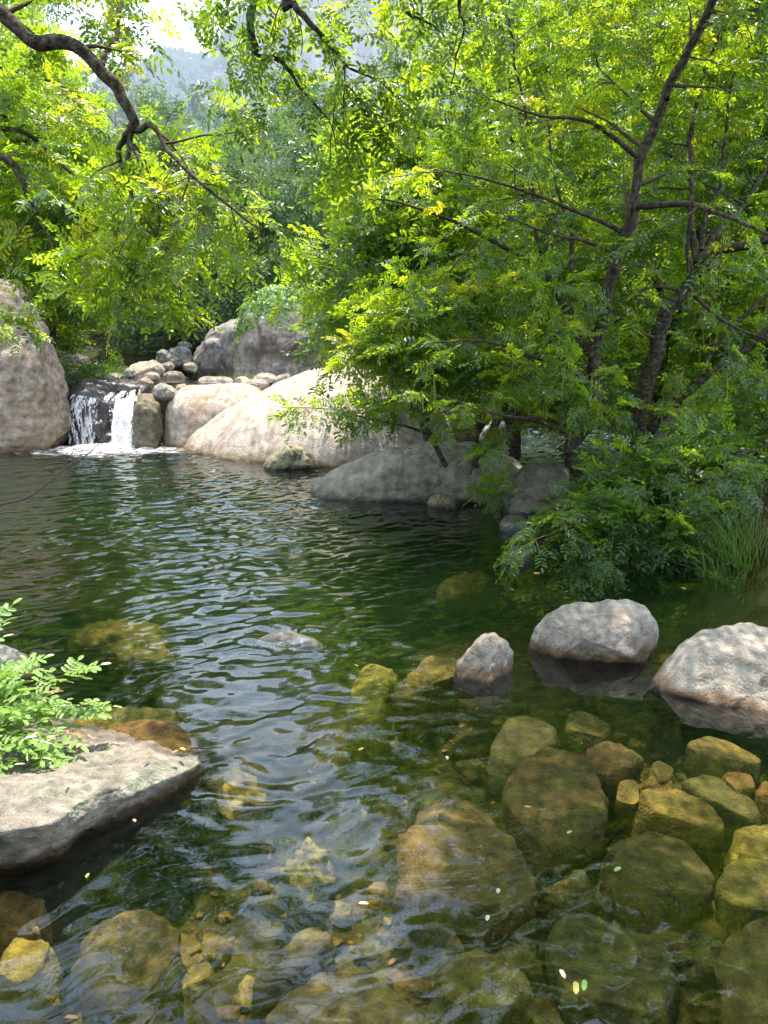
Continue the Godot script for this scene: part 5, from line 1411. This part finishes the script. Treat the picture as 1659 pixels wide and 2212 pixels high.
	var arr: Array = big.mesh.surface_get_arrays(0)
	var vv: PackedVector3Array = arr[Mesh.ARRAY_VERTEX]
	var vn: PackedVector3Array = arr[Mesh.ARRAY_NORMAL]
	for k in 5200:
		var i := rng.randi() % vv.size()
		var p := vv[i]
		var want := sm(2.4, 3.2, p.y + 0.35 * nz.get_noise_3d(p.x * 1.5, p.y * 1.5, p.z * 1.5) * 2.0 - 0.5 * (p.x + 3.2))
		if rng.randf() > want or vn[i].y < -0.1: continue
		var d := rdir()
		d = (d - vn[i] * d.dot(vn[i])).normalized()
		var z := d.cross(vn[i]).normalized()
		spots.append(Transform3D(Basis(d, vn[i], z).scaled_local(Vector3.ONE * rnd(0.7, 1.4)), p + vn[i] * rnd(0.01, 0.06) + d * rnd(0, 0.06) - at(600, 650, 22.5)))
	var cr := thing("creeper", "green creeper spread over the top of the tall boulder", "creeper", at(600, 650, 22.5))
	copies("leaves", lm2.mesh(M.bush_green), spots, cr)
	# fallen leaves
	var lf := MB.new()
	leaflet(lf, Vector3(-0.5, 0, 0), Vector3.RIGHT, Vector3.UP, 1.0, 0.42)
	var litter := [
		[1076, 1928, 0, "pale", 0.035, "pale oval leaf floating beside the large pointed stone"], [1053, 1985, 0, "pale", 0.035, "pale oval leaf floating below the first near the centre"], [1334, 1880, 0, "green", 0.04, "green leaf floating over the large round dark stone"],
		[1215, 2106, 0, "pale", 0.035, "cream petal floating at the lower right"], [1244, 2135, 0, "yellow", 0.045, "yellow leaf floating next to the cream petal"], [1262, 2130, 0, "green", 0.04, "green leaf floating against the yellow one"],
		[189, 1893, 0, "green", 0.028, "small green leaf floating in the black shade of the flat-topped rock"], [780, 1620, 0, "yellow", 0.03, "tiny yellow leaf floating in the sky reflection"], [966, 1640, 0, "pale", 0.03, "pale leaf floating in the dark middle of the pool"],
		[770, 1440, 0, "yellow", 0.03, "yellow speck of leaf floating right of the mid-pool stone"], [1140, 1745, 0, "brown", 0.03, "curled brown leaf floating over the broad brown stone"], [785, 1955, 0, "pale", 0.035, "white petal floating on the lower sky reflection"],
		[1230, 1800, 0, "green", 0.03, "pale green leaf floating by the broad brown stone"], [820, 1480, 0, "green", 0.028, "green speck floating above the pointed submerged stone"], [395, 1632, 0.1, "yellow", 0.04, "yellow leaf on the tip of the flat-topped rock"],
		[380, 1638, 0.12, "brown", 0.04, "brown leaf beside the yellow one on the rock's tip"], [320, 1640, 0.145, "brown", 0.04, "narrow brown leaf near the middle of the flat-topped rock"], [240, 1640, 0.17, "green", 0.045, "olive leaf lying on top of the flat-topped rock"],
		[172, 1625, 0.17, "yellow", 0.035, "small ochre leaf on the back of the flat-topped rock"], [150, 1690, 0.225, "brown", 0.03, "reddish crumb of leaf near the rock's sunlit edge"], [290, 1775, 0, "pale", 0.03, "pale leaf caught at the waterline of the flat-topped rock"],
		[1160, 1240, 0, "brown", 0.06, "orange dead leaf under the drooping shrub"], [1475, 1272, 0, "brown", 0.08, "orange dead leaf floating below the shrub's longest branch"],
	]
	for q in litter:
		var o := put("fallen_leaf", lf.mesh(M["fallen_" + q[3]]))
		var p := on(q[0], q[1], q[2])
		p.y = (water_height(p.x, p.z) + 0.006) if q[2] == 0 else q[2] + 0.035
		o.transform = Transform3D(Basis(Vector3.UP, rnd(0, TAU)).rotated(Vector3.RIGHT, rnd(-0.1, 0.1)).scaled_local(Vector3.ONE * q[4] * 1.1), p)
		tag(o, q[5], "leaf", "fallen leaves on the water and the rock")


# ------------------------------------------------------------------ all of it
func sky_picture() -> ImageTexture:
	var w := 512
	var h := 256
	var n := FastNoiseLite.new()
	n.seed = 4
	n.frequency = 1.0
	n.fractal_octaves = 5
	var d := PackedFloat32Array()
	d.resize(w * h * 3)
	for j in h:
		var el := PI * (0.5 - (j + 0.5) / h)
		for i in w:
			var a := TAU * (i + 0.5) / w
			var v := Vector3(cos(el) * cos(a), sin(el), cos(el) * sin(a))
			var up := clampf(v.y, 0, 1)
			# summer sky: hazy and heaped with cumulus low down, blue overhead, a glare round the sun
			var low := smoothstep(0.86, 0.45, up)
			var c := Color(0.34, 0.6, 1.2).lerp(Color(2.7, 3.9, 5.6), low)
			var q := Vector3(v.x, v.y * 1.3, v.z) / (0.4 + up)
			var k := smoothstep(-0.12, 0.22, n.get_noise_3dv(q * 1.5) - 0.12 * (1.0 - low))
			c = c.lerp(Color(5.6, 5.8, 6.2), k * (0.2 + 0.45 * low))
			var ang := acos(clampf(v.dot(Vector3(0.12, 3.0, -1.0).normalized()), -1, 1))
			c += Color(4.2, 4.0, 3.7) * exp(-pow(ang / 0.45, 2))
			if v.y < 0: c = Color(0.25, 0.27, 0.22)
			var at_ := (j * w + i) * 3
			d[at_] = c.r; d[at_ + 1] = c.g; d[at_ + 2] = c.b
	return ImageTexture.create_from_image(Image.create_from_data(w, h, false, Image.FORMAT_RGBF, d.to_byte_array()))

func _ready() -> void:
	rng.seed = 7
	var cam := Camera3D.new()
	cam.name = "camera"
	cam.position = EYE
	cam.rotation_degrees = Vector3(PITCH, 0, 0)
	cam.fov = rad_to_deg(2.0 * atan(CY / F))
	cam.near = 0.1
	cam.far = 900.0
	add_child(cam)
	cam.current = true
	var env := Environment.new()
	env.background_mode = Environment.BG_SKY
	env.sky = Sky.new()
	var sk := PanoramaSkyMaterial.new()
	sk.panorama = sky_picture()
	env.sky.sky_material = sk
	env.background_energy_multiplier = 0.33
	env.tonemap_mode = Environment.TONE_MAPPER_LINEAR
	env.tonemap_exposure = 2.9
	env.sdfgi_enabled = true
	env.ssao_enabled = true
	env.ssil_enabled = true
	env.volumetric_fog_enabled = true
	env.volumetric_fog_density = 0.0
	var we := WorldEnvironment.new()
	we.name = "environment"
	we.environment = env
	add_child(we)
	var sun := DirectionalLight3D.new()
	sun.name = "sun"
	sun.light_energy = 1.6
	sun.light_color = Color(1.0, 0.955, 0.88)
	sun.light_angular_distance = 0.5
	sun.shadow_enabled = true
	sun.look_at_from_position(Vector3.ZERO, -Vector3(0.12, 3.0, -1.0), Vector3.UP)
	add_child(sun)

	make_materials()
	nz.fractal_octaves = 3
	make_sprays()
	build_ground()
	build_mountain()
	build_haze()
	build_water()
	build_fall()
	build_boulders()
	build_bed_stones()
	build_trees()
	build_plants()
